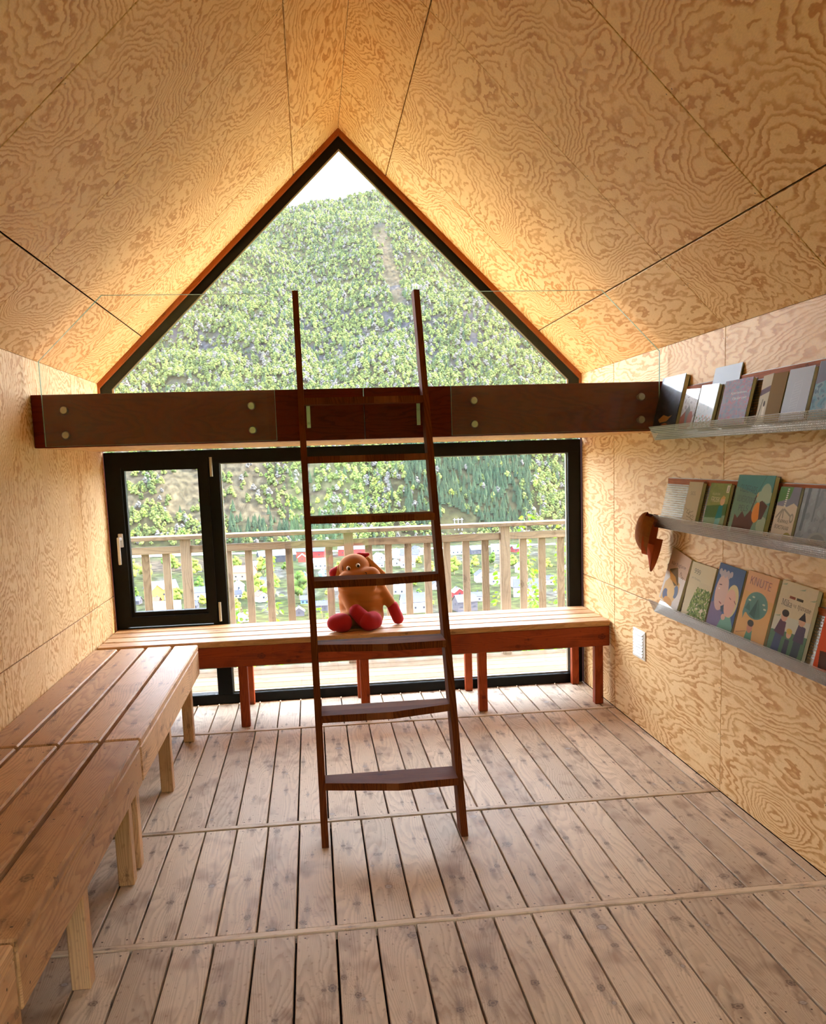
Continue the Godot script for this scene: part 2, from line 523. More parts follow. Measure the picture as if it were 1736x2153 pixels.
func make_walls() -> void:
	for side in [-1, 1]:
		var x: float = XL if side < 0 else XR
		var w := structure("wall_left" if side < 0 else "wall_right", "plywood side wall above the slatted bench" if side < 0 else "plywood side wall carrying the metal book ledges")
		part(w, "wall_core", bx(Vector3(0.2, HE + 0.5, ZBACK + 0.3)), M.joint, Vector3(x + side * 0.117, HE / 2 - 0.25, ZBACK / 2 + 0.05))
		var sc := MB.new()
		for k in ZJ.size() - 1:
			var z0: float = ZJ[k] + (0.0 if k == 0 else 0.0012 if k == 2 else 0.0028)
			var z1: float = ZJ[k + 1] - (0.0012 if k == 1 else 0.0028)
			for r in [[0.0, 0.649], [0.649, HE]]:
				var y0: float = r[0] + (0.002 if r[0] > 0 else 0.0)
				var y1: float = r[1] - (0.002 if r[0] == 0.0 else 0.0)
				part(w, "panel", panel_mesh(Vector3(0.015, y1 - y0, z1 - z0), 1 if side < 0 else 2), M["ply%d" % [1, 3][k % 2]] if side < 0 else M["ply%d" % [4, 2, 2, 4][(k * 2 + (0 if r[0] == 0.0 else 1)) % 4]], Vector3(x + side * 0.0075, (y0 + y1) / 2, (z0 + z1) / 2))
				for q in 4:
					for z in [z0 + 0.014, z1 - 0.014]:
						dots(sc, Vector3(x - side * 0.0004, y0 + 0.04 + (y1 - y0 - 0.08) * q / 3.0, z), Vector3(-side, 0, 0), 0.0026)
		joined_small(w, "screw_heads", sc, M.screw)
	# the two slopes of the ceiling
	var c := structure("ceiling", "pitched plywood ceiling meeting in a ridge", "ceiling")
	var sc2 := MB.new()
	for side in [-1, 1]:
		var ex: float = XL if side < 0 else XR
		var run := Vector2(ex - XA, HE - HA)
		var u := run.normalized()
		var nrm := Vector2(u.y, -u.x) * (1.0 if side < 0 else -1.0)   # outwards and up
		if nrm.y < 0:
			nrm = -nrm
		var turn := Basis(Vector3(u.x, u.y, 0), Vector3(nrm.x, nrm.y, 0), Vector3(u.x, u.y, 0).cross(Vector3(nrm.x, nrm.y, 0)))
		var cuts := [0.0, (HA - 2.864) / (HA - HE) * run.length(), (HA - 2.04) / (HA - HE) * run.length(), run.length()]
		var l := run.length() + 0.5
		var mid := Vector2(XA, HA) + u * (l / 2 - 0.06) + nrm * 0.117
		part(c, "roof_core", bx(Vector3(l + 0.12, 0.2, ZBACK + 0.3)), M.joint, Vector3(mid.x, mid.y, ZBACK / 2 + 0.05), turn)
		for k in ZJ.size() - 1:
			var z0: float = ZJ[k] + (0.0 if k == 0 else 0.0012 if k == 2 else 0.0028)
			var z1: float = ZJ[k + 1] - (0.0012 if k == 1 else 0.0028)
			for q in 3:
				var a: float = cuts[q] + (0.0028 if q else 0.0)
				var b: float = cuts[q + 1] - (0.0028 if q < 2 else 0.0)
				var at := Vector2(XA, HA) + u * ((a + b) / 2) + nrm * 0.0075
				part(c, "panel", panel_mesh(Vector3(b - a, 0.015, z1 - z0), 2), ply(), Vector3(at.x, at.y, (z0 + z1) / 2), turn)
				for i in 4:
					for z in [z0 + 0.016, z1 - 0.016]:
						var p := Vector2(XA, HA) + u * (a + 0.03 + (b - a - 0.06) * i / 3.0) - nrm * 0.0004
						dots(sc2, Vector3(p.x, p.y, z), Vector3(-nrm.x, -nrm.y, 0), 0.0026)
	joined_small(c, "screw_heads", sc2, M.screw)
	# the far gable behind the photographer, with a glazed door
	var bk := structure("wall_back", "plywood gable wall with the glazed entrance door")
	var d0 := -0.47
	var d1 := 0.62
	var dh := 1.98
	for s in [[XL - 0.02, d0], [d1, XR + 0.02]]:
		var poly := PackedVector2Array([Vector2(s[0], 0), Vector2(s[1], 0), Vector2(s[1], dh), Vector2(s[0], minf(dh, HE))])
		var b := MB.new()
		b.slab(poly, ZBACK, ZBACK + 0.18)
		part(bk, "panel", b.mesh(), ply())
	var g := MB.new()
	g.slab(PackedVector2Array([Vector2(XL - 0.02, HE - 0.02), Vector2(d0, dh), Vector2(d1, dh), Vector2(XR + 0.02, HE - 0.02), Vector2(XA, HA + 0.02)]), ZBACK, ZBACK + 0.18)
	part(bk, "panel", g.mesh(), ply())
	var dr := structure("door_1", "black framed glazed entrance door", "door")
	var fr := MB.new()
	fr.ring(PackedVector2Array([Vector2(d0, 0), Vector2(d1, 0), Vector2(d1, dh), Vector2(d0, dh)]), PackedVector2Array([Vector2(d0 + 0.07, 0.07), Vector2(d1 - 0.07, 0.07), Vector2(d1 - 0.07, dh - 0.07), Vector2(d0 + 0.07, dh - 0.07)]), ZBACK + 0.05, ZBACK + 0.12)
	part(dr, "door_frame", fr.mesh(), M.black)
	part(dr, "pane", bx(Vector3(d1 - d0 - 0.14, dh - 0.14, 0.006)), M.pane, Vector3((d0 + d1) / 2, dh / 2, ZBACK + 0.085))

func make_floor() -> void:
	var f := structure("floor", "worn pine floorboards crossed by narrow battens", "floor")
	part(f, "subfloor", bx(Vector3(XR - XL + 0.4, 0.12, ZBACK + 0.3)), M.joint, Vector3((XL + XR) / 2, -0.092, ZBACK / 2 + 0.05))
	var bat := [0.575, 1.855, 2.685, 3.9, 5.1]
	var ends := [-0.02, 0.557, 0.593, 1.836, 1.874, 2.666, 2.704, 3.882, 3.918, 5.082, 5.118, ZBACK]
	var pitch := 0.1154
	var nails := MB.new()
	var cut := {}
	for s in 6:
		var z0: float = ends[s * 2]
		var z1: float = ends[s * 2 + 1]
		var off: float = [-0.231, -0.2225, -0.2155, -0.2155, -0.22, -0.21][s]
		for k in range(-10, 17):
			var x0 := maxf(off + pitch * k + 0.003, XL + 0.002)
			var x1 := minf(off + pitch * (k + 1) - 0.003, XR - 0.002)
			if x1 - x0 < 0.012:
				continue
			var b := MB.new()
			b.uo = Vector2((rng.randi() % 8 + 0.5) * 0.1155, rng.randf() * 1.4)
			b.box(Vector3.ZERO, Vector3(x1 - x0, 0.028, z1 - z0), 0.0018, 2)
			part(f, "floorboard", b.mesh(), M.floor0 if rng.randf() < 0.5 else M.floor1, Vector3((x0 + x1) / 2, -0.014 - rng.randf() * 0.0012, (z0 + z1) / 2))
			if x1 - x0 > 0.06:
				for z in [z0 + 0.022, z1 - 0.022]:
					for x in [x0 + 0.022, x1 - 0.022]:
						dots(nails, Vector3(x + rng.randf_range(-0.004, 0.004), 0.0004, z + rng.randf_range(-0.004, 0.004)), Vector3.UP, 0.0034)
				if s == 1 or s == 3:
					for x in [x0 + 0.022, x1 - 0.022]:
						dots(nails, Vector3(x, 0.0004, (z0 + z1) / 2 + rng.randf_range(-0.006, 0.006)), Vector3.UP, 0.003)
	for z in bat:
		var b := MB.new()
		b.uo = Vector2(rng.randf() * 0.8, rng.randf())
		b.box(Vector3.ZERO, Vector3(XR - XL - 0.006, 0.031, 0.029), 0.0025, 0)
		part(f, "batten", b.mesh(), M.floor0, Vector3((XL + XR) / 2, -0.013, z))
	joined_small(f, "nail_heads", nails, M.screw)

func make_windows() -> void:
	var z0 := -0.085
	var z1 := -0.006
	# lower window: a big fixed pane, an opening sash and a low pane
	var w := structure("window_1", "black framed view window with a side hung sash", "window")
	var b := MB.new()
	b.box(Vector3((XL + 1.437) / 2, 1.394, (z0 + z1) / 2), Vector3(1.437 - XL, 0.075, z1 - z0), 0.004, 0)
	b.box(Vector3((XL + 1.437) / 2, 0.028, (z0 + z1) / 2), Vector3(1.437 - XL, 0.056, z1 - z0), 0.004, 0)
	b.box(Vector3(1.4, 0.7, (z0 + z1) / 2), Vector3(0.076, 1.4, z1 - z0 - 0.002), 0.004, 1)
	b.box(Vector3(XL + 0.03, 0.7, (z0 + z1) / 2), Vector3(0.06, 1.4, z1 - z0 - 0.002), 0.004, 1)
	part(w, "frame", b.mesh(), M.black)
	b = MB.new()
	b.box(Vector3(-0.65, 0.7, (z0 + z1) / 2), Vector3(0.086, 1.33, z1 - z0 - 0.003), 0.004, 1)
	part(w, "mullion", b.mesh(), M.black)
	b = MB.new()
	b.box(Vector3(-0.92, 0.432, (z0 + z1) / 2), Vector3(0.5, 0.06, z1 - z0 - 0.003), 0.004, 0)
	part(w, "transom", b.mesh(), M.black)
	part(w, "pane", bx(Vector3(1.975, 1.306, 0.006)), M.pane, Vector3(0.376, 0.705, -0.06))
	part(w, "pane", bx(Vector3(0.47, 0.35, 0.006)), M.pane, Vector3(-0.925, 0.23, -0.06))
	for q in [[Vector3(0.376, 1.357, -0.045), Vector3(1.975, 0.008, 0.02)], [Vector3(0.376, 0.06, -0.045), Vector3(1.975, 0.008, 0.02)], [Vector3(-0.605, 0.7, -0.045), Vector3(0.008, 1.3, 0.02)], [Vector3(1.36, 0.7, -0.045), Vector3(0.008, 1.3, 0.02)]]:
		part(w, "glazing_bead", bx(q[1], 0.001), M.brushed, q[0])
	var sash := Node3D.new()
	sash.name = "sash"
	w.add_child(sash)
	b = MB.new()
	b.ring(PackedVector2Array([Vector2(-1.172, 0.472), Vector2(-0.668, 0.472), Vector2(-0.668, 1.385), Vector2(-1.172, 1.385)]), PackedVector2Array([Vector2(-1.132, 0.527), Vector2(-0.713, 0.527), Vector2(-0.713, 1.346), Vector2(-1.132, 1.346)]), -0.06, 0.006)
	b.ring(PackedVector2Array([Vector2(-1.134, 0.525), Vector2(-0.711, 0.525), Vector2(-0.711, 1.348), Vector2(-1.134, 1.348)]), PackedVector2Array([Vector2(-1.117, 0.551), Vector2(-0.727, 0.551), Vector2(-0.727, 1.33), Vector2(-1.117, 1.33)]), -0.055, -0.012)
	part(sash, "sash_frame", b.mesh(), M.black)
	part(sash, "pane", bx(Vector3(0.4, 0.79, 0.006)), M.pane, Vector3(-0.922, 0.94, -0.045))
	b = MB.new()
	b.box(Vector3(-1.158, 0.955, 0.011), Vector3(0.026, 0.075, 0.010), 0.003)
	b.box(Vector3(-1.158, 0.965, 0.03), Vector3(0.014, 0.018, 0.032), 0.003)
	b.box(Vector3(-1.163, 0.9, 0.05), Vector3(0.016, 0.15, 0.011), 0.004, 1)
	part(sash, "handle", b.mesh(), M.steel)
	for y in [[1.286, 1.392], [0.48, 0.588]]:
		b = MB.new()
		b.bar(Vector3(-0.652, y[0], 0.004), Vector3(-0.652, y[1], 0.004), 0.0085, 0.0085, 10)
		part(sash, "hinge", b.mesh(), M.brushed)
	# gable window above the loft
	var gw := structure("window_2", "black framed triangular gable window over the loft", "window")
	var k := (HA - HE) / (XR - XA)
	var yb := 1.5
	var out := PackedVector2Array()
	var ins := PackedVector2Array()
	var tr := PackedVector2Array()
	for q in [[0.0, tr], [0.032, out], [0.095, ins]]:
		var drop: float = q[0]
		var inx := drop * 0.78
		var xl: float = XL + (0.0 if drop == 0.0 else (0.008 if drop < 0.05 else 0.068))
		var xr: float = XR - (0.0 if drop == 0.0 else (0.008 if drop < 0.05 else 0.068))
		var low: float = yb + (0.06 if drop > 0.05 else 0.0)
		q[1].append(Vector2(xl, low))
		q[1].append(Vector2(xr, low))
		q[1].append(Vector2(xr, HA - drop - (xr - XA) * (HA - HE) / (XR - XA)))
		q[1].append(Vector2(XA, HA - drop))
		q[1].append(Vector2(xl, HA - drop - (XA - xl) * (HA - HE) / (XA - XL)))
	b = MB.new()
	b.ring(out, ins, z0, z1 - 0.024)
	part(gw, "frame", b.mesh(), M.black)
	b = MB.new()
	b.ring(tr, out, z0, 0.0)
	part(gw, "lining", b.mesh(), M.trim)
	b = MB.new()
	b.slab(ins, -0.058, -0.052)
	part(gw, "pane", b.mesh(), M.pane)
	b = MB.new()
	var bead := PackedVector2Array()
	var mid := Vector2(XA, 2.1)
	for p in ins:
		bead.append(p + (mid - p).normalized() * 0.011)
	b.ring(ins, bead, -0.05, -0.036)
	part(gw, "glazing_bead", b.mesh(), M.brushed)

func make_loft() -> void:
	var t := thing("loft_platform", "narrow plywood loft platform spanning the room in front of the gable window", "loft", Vector3(0, 1.438, 0))
	for s in [[XL + 0.002, 0.1255], [0.1285, XR - 0.002]]:
		var b := MB.new()
		b.uo = Vector2(rng.randf(), rng.randf())
		b.box(Vector3.ZERO, Vector3(s[1] - s[0], 0.213, 0.05), 0.002, 0)
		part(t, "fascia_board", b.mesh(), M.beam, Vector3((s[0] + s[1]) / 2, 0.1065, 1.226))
		b = MB.new()
		b.uo = Vector2(rng.randf(), rng.randf())
		b.box(Vector3.ZERO, Vector3(s[1] - s[0], 0.016, 1.2), 0.001, 0)
		part(t, "soffit_panel", b.mesh(), ply(), Vector3((s[0] + s[1]) / 2, 0.0075, 0.6))
	var d := MB.new()
	d.box(Vector3.ZERO, Vector3(XR - XL - 0.01, 0.022, 1.2), 0.001, 0)
	part(t, "deck_board", d.mesh(), M.ply2, Vector3((XL + XR) / 2, 0.15, 0.6))
	# glass guards bolted to the front of the loft
	var shapes := [[PackedVector2Array([Vector2(-1.168, 1.442), Vector2(-0.242, 1.442), Vector2(-0.242, 2.034), Vector2(-0.905, 2.034), Vector2(-1.168, 1.78)]), [-1.085, -0.34], "frameless glass guard panel on the loft edge at the bench side"], [PackedVector2Array([Vector2(0.495, 1.442), Vector2(1.416, 1.442), Vector2(1.416, 1.778), Vector2(1.158, 2.036), Vector2(0.495, 2.036)]), [0.593, 1.332], "frameless glass guard panel on the loft edge at the bookshelf side"]]
	for s in shapes:
		var g := thing("glass_guard", s[2], "glass panel", Vector3(0, 0, 0), "glass guards of the loft")
		var b := MB.new()
		b.slab(s[0], 1.272, 1.282)
		part(g, "pane", b.mesh(), M.rail_glass)
		b = MB.new()
		var mid := Vector2.ZERO
		for p in s[0]:
			mid += p / 5.0
		var inner := PackedVector2Array()
		for p in s[0]:
			inner.append(p + (mid - p).normalized() * 0.0012)
		b.ring(s[0], inner, 1.2715, 1.2825)
		part(g, "polished_edge", b.mesh(), M.glass_edge)
		for x in s[1]:
			for y in [1.585, 1.487]:
				b = MB.new()
				b.bar(Vector3(x, y, 1.2515), Vector3(x, y, 1.272), 0.011, 0.011, 14)
				b.bar(Vector3(x, y, 1.2822), Vector3(x, y, 1.288), 0.0165, 0.0155, 18)
				b.bar(Vector3(x, y, 1.288), Vector3(x, y, 1.2895), 0.0155, 0.013, 18)
				part(g, "standoff", b.mesh(), M.brushed)

# ------------------------------------------------------------------ furniture
func board(parent: Node3D, called: String, s: Vector3, at: Vector3, g: int, mat: Material, ch := 0.004, bw := 0.12, lm := 1.8, n := 4) -> MeshInstance3D:
	return part(parent, called, bx(s, ch, g, Vector2((rng.randi() % n + 0.5) * bw, rng.randf() * lm)), mat, at)

func make_benches() -> void:
	var t := thing("slatted_bench", "pine slatted bench with painted shade on apron and legs, along the view window", "bench", Vector3(0.1125, 0, 0.26))
	var len := XR - XL - 0.012
	for k in 4:
		board(t, "slat", Vector3(len, 0.03, 0.1195), Vector3(0, 0.445, -0.20 + 0.1327 * k), 0, M.bench, 0.005)
	board(t, "apron", Vector3(len - 0.004, 0.108, 0.03), Vector3(0, 0.3755, 0.236), 0, M.bench_shaded, 0.003)
	board(t, "apron", Vector3(len - 0.004, 0.098, 0.03), Vector3(0, 0.3805, -0.195), 0, M.bench_shaded, 0.003)
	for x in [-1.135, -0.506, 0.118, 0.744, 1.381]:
		board(t, "leg", Vector3(0.046, 0.43, 0.046), Vector3(x - 0.1125, 0.215, 0.218), 1, M.bench_shaded, 0.003)
		board(t, "leg", Vector3(0.042, 0.43, 0.042), Vector3(x - 0.1125 - 0.001, 0.215, -0.231), 1, M.bench_shaded, 0.003)
	var units := [[0.567, 2.164, [0.68, 1.385, 2.128], "pine slatted bench along the plywood wall, end against the window bench"], [2.18, 3.484, [2.258, 2.863, 3.43], "pine slatted bench with big knots, middle one along the plywood wall"], [3.5, 4.9, [3.57, 4.2, 4.84], "pine slatted bench end near the entrance, last along the plywood wall"]]
	for u in units:
		var z0: float = u[0]
		var z1: float = u[1]
		var l := z1 - z0
		var b := thing("slatted_bench", u[3], "bench", Vector3(-0.966, 0, (z0 + z1) / 2), "benches along the plywood wall")
		for k in 4:
			board(b, "slat", Vector3(0.1165, 0.03, l), Vector3(-0.1955 + 0.13 * k, 0.445 + rng.randf_range(-0.0015, 0.0005), 0), 2, M.bench, 0.005)
		board(b, "apron", Vector3(0.03, 0.12, l - 0.004), Vector3(0.238, 0.37, 0), 2, M.bench, 0.004)
		board(b, "apron", Vector3(0.03, 0.12, l - 0.004), Vector3(-0.235, 0.37, 0), 2, M.bench, 0.004)
		for s in [-1, 1]:
			board(b, "end_rail", Vector3(0.44, 0.1, 0.03), Vector3(0.0, 0.375, s * (l / 2 - 0.02)), 0, M.bench, 0.003)
		for z in u[2]:
			board(b, "leg", Vector3(0.05, 0.43, 0.05), Vector3(0.197, 0.215, z - (z0 + z1) / 2), 1, M.bench, 0.003)
			board(b, "leg", Vector3(0.048, 0.43, 0.048), Vector3(-0.195, 0.215, z - (z0 + z1) / 2), 1, M.bench, 0.003)
		var sc := MB.new()
		for k in 4:
			for z in u[2]:
				for x in [-0.035, 0.035]:
					dots(sc, Vector3(-0.1955 + 0.13 * k + x, 0.4608, z - (z0 + z1) / 2 + rng.randf_range(-0.008, 0.008)), Vector3.UP, 0.0035)
		for z in u[2]:
			for y in [0.34, 0.4]:
				dots(sc, Vector3(0.2536, y, z - (z0 + z1) / 2 + rng.randf_range(-0.012, 0.012)), Vector3.RIGHT, 0.0035)
		joined_small(b, "screw_heads", sc, M.screw)

func make_ladder() -> void:
	var t := thing("loft_ladder", "brown wooden alternating tread ladder leaning on the loft edge", "ladder", Vector3(0.124, 0, 2.06))
	var s := 0.46
	var up := Vector3(0, 1, -s).normalized()
	var fw := Vector3(0, s, 1).normalized()
	var turn := Basis(Vector3.RIGHT, up, fw)
	var dep := 0.088
	var hz := dep / cos(atan(s))
	var z_at := func(y: float) -> float: return 2.112 - s * y - 2.06     # front edge of the stiles
	for x in [[-0.1225, -0.139], [0.3755, 0.3765]]:
		var b := MB.new()
		b.uo = Vector2((rng.randi() % 4 + 0.5) * 0.1, rng.randf())
		var xm: float = (x[0] + x[1]) / 2
		var top := 2.066
		for q in [0]:
			var poly := [[0.0, 0.0, 0.0], [0.0, 0.0, -hz], [top, 0.0, -hz], [top, 0.0, 0.0]]
			var P: Array[Vector3] = []
			for sx in [-0.0125, 0.0125]:
				for e in poly:
					var y: float = e[0]
					if y == 0.0:
						y = 0.001
					P.append(Vector3(lerpf(x[0], x[1], y / top) + sx - 0.124, y, z_at.call(y) + e[2]))
			for f in [[0, 1, 2, 3, Vector3.LEFT], [4, 5, 6, 7, Vector3.RIGHT], [0, 3, 7, 4, fw], [1, 2, 6, 5, -fw], [2, 3, 7, 6, Vector3.UP], [0, 1, 5, 4, Vector3.DOWN]]:
				var uv: Array[Vector2] = []
				for i in 4:
					var p := P[f[i]]
					uv.append(Vector2((p.z - z_at.call(p.y)) if absf((f[4] as Vector3).x) > 0.5 else p.x - P[0].x, p.y) + b.uo)
				b.quad(P[f[0]], P[f[1]], P[f[2]], P[f[3]], uv[0], uv[1], uv[2], uv[3], f[4])
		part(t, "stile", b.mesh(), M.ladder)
	var ys := [0.178, 0.412, 0.643, 0.876, 1.109, 1.343, 1.58]
	for k in 7:
		var y: float = ys[k] + 0.013
		var zf: float = z_at.call(y)
		var xa: float = lerpf(-0.1225, -0.139, y / 2.066) + 0.0125 - 0.124
		var xb: float = lerpf(0.3755, 0.3765, y / 2.066) - 0.0125 - 0.124
		var back := zf - hz + 0.004
		var xm := (xa + xb) / 2 + 0.02
		var deep := 0.052
		var poly: PackedVector2Array      # x and -z, so that the slab lies flat
		if k == 6:
			poly = PackedVector2Array([Vector2(xa, -back), Vector2(xa, -zf), Vector2(xb, -zf), Vector2(xb, -back)])
		elif k % 2 == 0:   # wide on the bookshelf side
			poly = PackedVector2Array([Vector2(xa, -back), Vector2(xa, -(zf - 0.006)), Vector2(xm, -(zf + deep)), Vector2(xb, -(zf + deep * 0.8)), Vector2(xb, -back)])
		else:
			poly = PackedVector2Array([Vector2(xa, -back), Vector2(xa, -(zf + deep * 0.9)), Vector2(xm, -(zf + deep)), Vector2(xb, -(zf - 0.006)), Vector2(xb, -back)])
		var b := MB.new()
		b.uo = Vector2(0.2, rng.randf())
		b.slab(poly, -0.0135, 0.0135)
		for i in b.t.size():
			b.t[i] = Vector2(b.t[i].y, b.t[i].x)
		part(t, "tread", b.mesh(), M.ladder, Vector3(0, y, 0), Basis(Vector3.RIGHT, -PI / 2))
	for x in [-0.108, 0.357]:
		var b := MB.new()
		b.box(Vector3(x - 0.124, 1.54, 1.2545 - 2.06), Vector3(0.016, 0.1, 0.004), 0.001)
		b.box(Vector3(x - 0.124, 1.592, 1.29 - 2.06), Vector3(0.016, 0.004, 0.07), 0.001)
		for y in [1.51, 1.555]:
			b.bar(Vector3(x - 0.124, y, 1.2565 - 2.06), Vector3(x - 0.124, y, 1.259 - 2.06), 0.005, 0.0035, 10)
		part(t, "bracket", b.mesh(), M.brushed)

# a perforated sheet: u and v span it, with real holes
func perforated(o: Vector3, u: Vector3, v: Vector3, pitch_u: float, pitch_v: float, ru: float, rv: float) -> ArrayMesh:
	var b := MB.new()
	var nu := int(u.length() / pitch_u)
	var nv := int(v.length() / pitch_v)
	var eu := u / nu
	var ev := v / nv
	var nrm := u.cross(v).normalized()
	var hole := []
	for k in 8:
		var a := TAU * (k + 0.5) / 8
		hole.append(Vector2(0.5 + cos(a) * ru / pitch_u, 0.5 + sin(a) * rv / pitch_v))
	# corners of the cell, with the outline split to match the hole's eight points
	var edge := [Vector2(1, 0.62), Vector2(0.62, 1), Vector2(0.38, 1), Vector2(0, 0.62), Vector2(0, 0.38), Vector2(0.38, 0), Vector2(0.62, 0), Vector2(1, 0.38)]
	var corner := {0: Vector2(1, 1), 2: Vector2(0, 1), 4: Vector2(0, 0), 6: Vector2(1, 0)}
	for j in nv:
		for i in nu:
			var q := o + eu * (i + (0.5 if j % 2 else 0.0)) + ev * j
			if j % 2 and i == nu - 1:
				continue
			for k in 8:
				var m := (k + 1) % 8
				var h0: Vector2 = hole[k]
				var h1: Vector2 = hole[m]
				var e0: Vector2 = edge[k]
				var e1: Vector2 = edge[m]
				b.quad(q + eu * h0.x + ev * h0.y, q + eu * e0.x + ev * e0.y, q + eu * e1.x + ev * e1.y, q + eu * h1.x + ev * h1.y, h0, e0, e1, h1, nrm)
				if corner.has(k):
					var c: Vector2 = corner[k]
					b.tri(q + eu * e0.x + ev * e0.y, q + eu * c.x + ev * c.y, q + eu * e1.x + ev * e1.y, e0, c, e1, nrm)
	return b.mesh()

func make_shelves() -> void:
	var z0 := 1.335
	var l := 1.96
	var back := perforated(Vector3(0.0, 0, 0), Vector3(0, 0, l), Vector3(0.038, 0.165, 0), 0.0092, 0.0092, 0.0031, 0.0031)
	var lip := perforated(Vector3(0, 0, 0), Vector3(0, 0, l), Vector3(0.026, -0.056, 0), 0.0092, 0.0075, 0.0029, 0.0027)
	var names := ["perforated metal book ledge at the foot of the book wall, under the cap", "perforated metal book ledge carrying the orange cap at its end", "perforated metal book ledge at the loft beam end, topmost"]
	for k in 3:
		var y: float = [0.7, 1.076, 1.452][k]
		var t := thing("book_ledge", names[k], "shelf", Vector3(1.346, y - 0.056, z0), "book ledges on the plywood wall")
		part(t, "back_sheet", back, M.zinc, Vector3(0.054, 0.047, 0))
		part(t, "front_lip", lip, M.zinc, Vector3(0, 0.056, 0))
		var b := MB.new()
		b.quad(Vector3(0.026, 0, 0), Vector3(0.054, 0.047, 0), Vector3(0.054, 0.047, l), Vector3(0.026, 0, l))
		b.box(Vector3(0.0275, 0.0005, l / 2), Vector3(0.002, 0.002, l), 0.0)
		b.box(Vector3(-0.0003, 0.056, l / 2), Vector3(0.0016, 0.0016, l), 0.0)
		b.box(Vector3(0.092, 0.212, l / 2), Vector3(0.0016, 0.0016, l), 0.0)
		part(t, "tray", b.mesh(), M.zinc)
		board(t, "mounting_strip", Vector3(0.012, 0.03, l - 0.01), Vector3(0.0925 - 0.0005, 0.195, l / 2), 2, M.trim, 0.001)

func make_vent() -> void:
	var t := thing("wall_vent", "small white louvred vent grille on the plywood wall", "vent", Vector3(XR, 0.418, 0.955))
	part(t, "plate", bx(Vector3(0.006, 0.142, 0.168), 0.002), M.white, Vector3(-0.0035, 0, 0))
	for k in 8:
		part(t, "louvre", bx(Vector3(0.0125, 0.0022, 0.128), 0.0005), M.white, Vector3(-0.0105, 0.052 - 0.0148 * k, 0), Basis(Vector3(0, 0, 1), 0.85))
	var b := MB.new()
	for z in [-0.076, 0.076]:
		for y in [-0.06, 0.06]:
			dots(b, Vector3(-0.0068, y, z), Vector3.LEFT, 0.003)
	joined_small(t, "screw_heads", b, M.screw)

# ------------------------------------------------------------------ books: covers are printed pictures, titles are lettering
class Print:
	var im: Image
	var w: int
	var h: int
	func _init(w_: int, h_: int, bg: Color) -> void:
		w = w_
		h = h_
		im = Image.create(w, h, false, Image.FORMAT_RGB8)
		im.fill(bg)
	func ell(cx: float, cy: float, rx: float, ry: float, col: Color) -> void:
		for j in range(maxi(0, int((cy - ry) * h)), mini(h, int((cy + ry) * h) + 1)):
			for i in range(maxi(0, int((cx - rx) * w)), mini(w, int((cx + rx) * w) + 1)):
				var dx := (float(i) / w - cx) / rx
				var dy := (float(j) / h - cy) / ry
				if dx * dx + dy * dy < 1.0:
					im.set_pixel(i, j, col)
	func poly(pts: Array, col: Color) -> void:
		var p := PackedVector2Array()
		var lo := Vector2(9, 9)
		var hi := Vector2(-9, -9)
		for k in range(0, pts.size(), 2):
			var q := Vector2(pts[k], pts[k + 1])
			p.append(q)
			lo = lo.min(q)
			hi = hi.max(q)
		for j in range(maxi(0, int(lo.y * h)), mini(h, int(hi.y * h) + 1)):
			for i in range(maxi(0, int(lo.x * w)), mini(w, int(hi.x * w) + 1)):
				if Geometry2D.is_point_in_polygon(Vector2((i + 0.5) / w, (j + 0.5) / h), p):
					im.set_pixel(i, j, col)
	func line(x0: float, y0: float, x1: float, y1: float, t: float, col: Color) -> void:
		var d := Vector2(x1 - x0, (y1 - y0) * h / w)
		var o := d.orthogonal().normalized() * t * 0.5
		var k := float(w) / h
		poly([x0 + o.x, y0 + o.y * k, x1 + o.x, y1 + o.y * k, x1 - o.x, y1 - o.y * k, x0 - o.x, y0 - o.y * k], col)
	func mottle(seed_: int, freq: float, cols: Array, share: float) -> void:
		var n := FastNoiseLite.new()
		n.seed = seed_
		n.frequency = freq
		n.fractal_octaves = 3
		for j in h:
			for i in w:
				var v := n.get_noise_2d(i, j) * 0.5 + 0.5
				var c: Color = cols[clampi(int(v * cols.size() * 1.2 - 0.1 * cols.size()), 0, cols.size() - 1)]
				im.set_pixel(i, j, im.get_pixel(i, j).lerp(c, share))

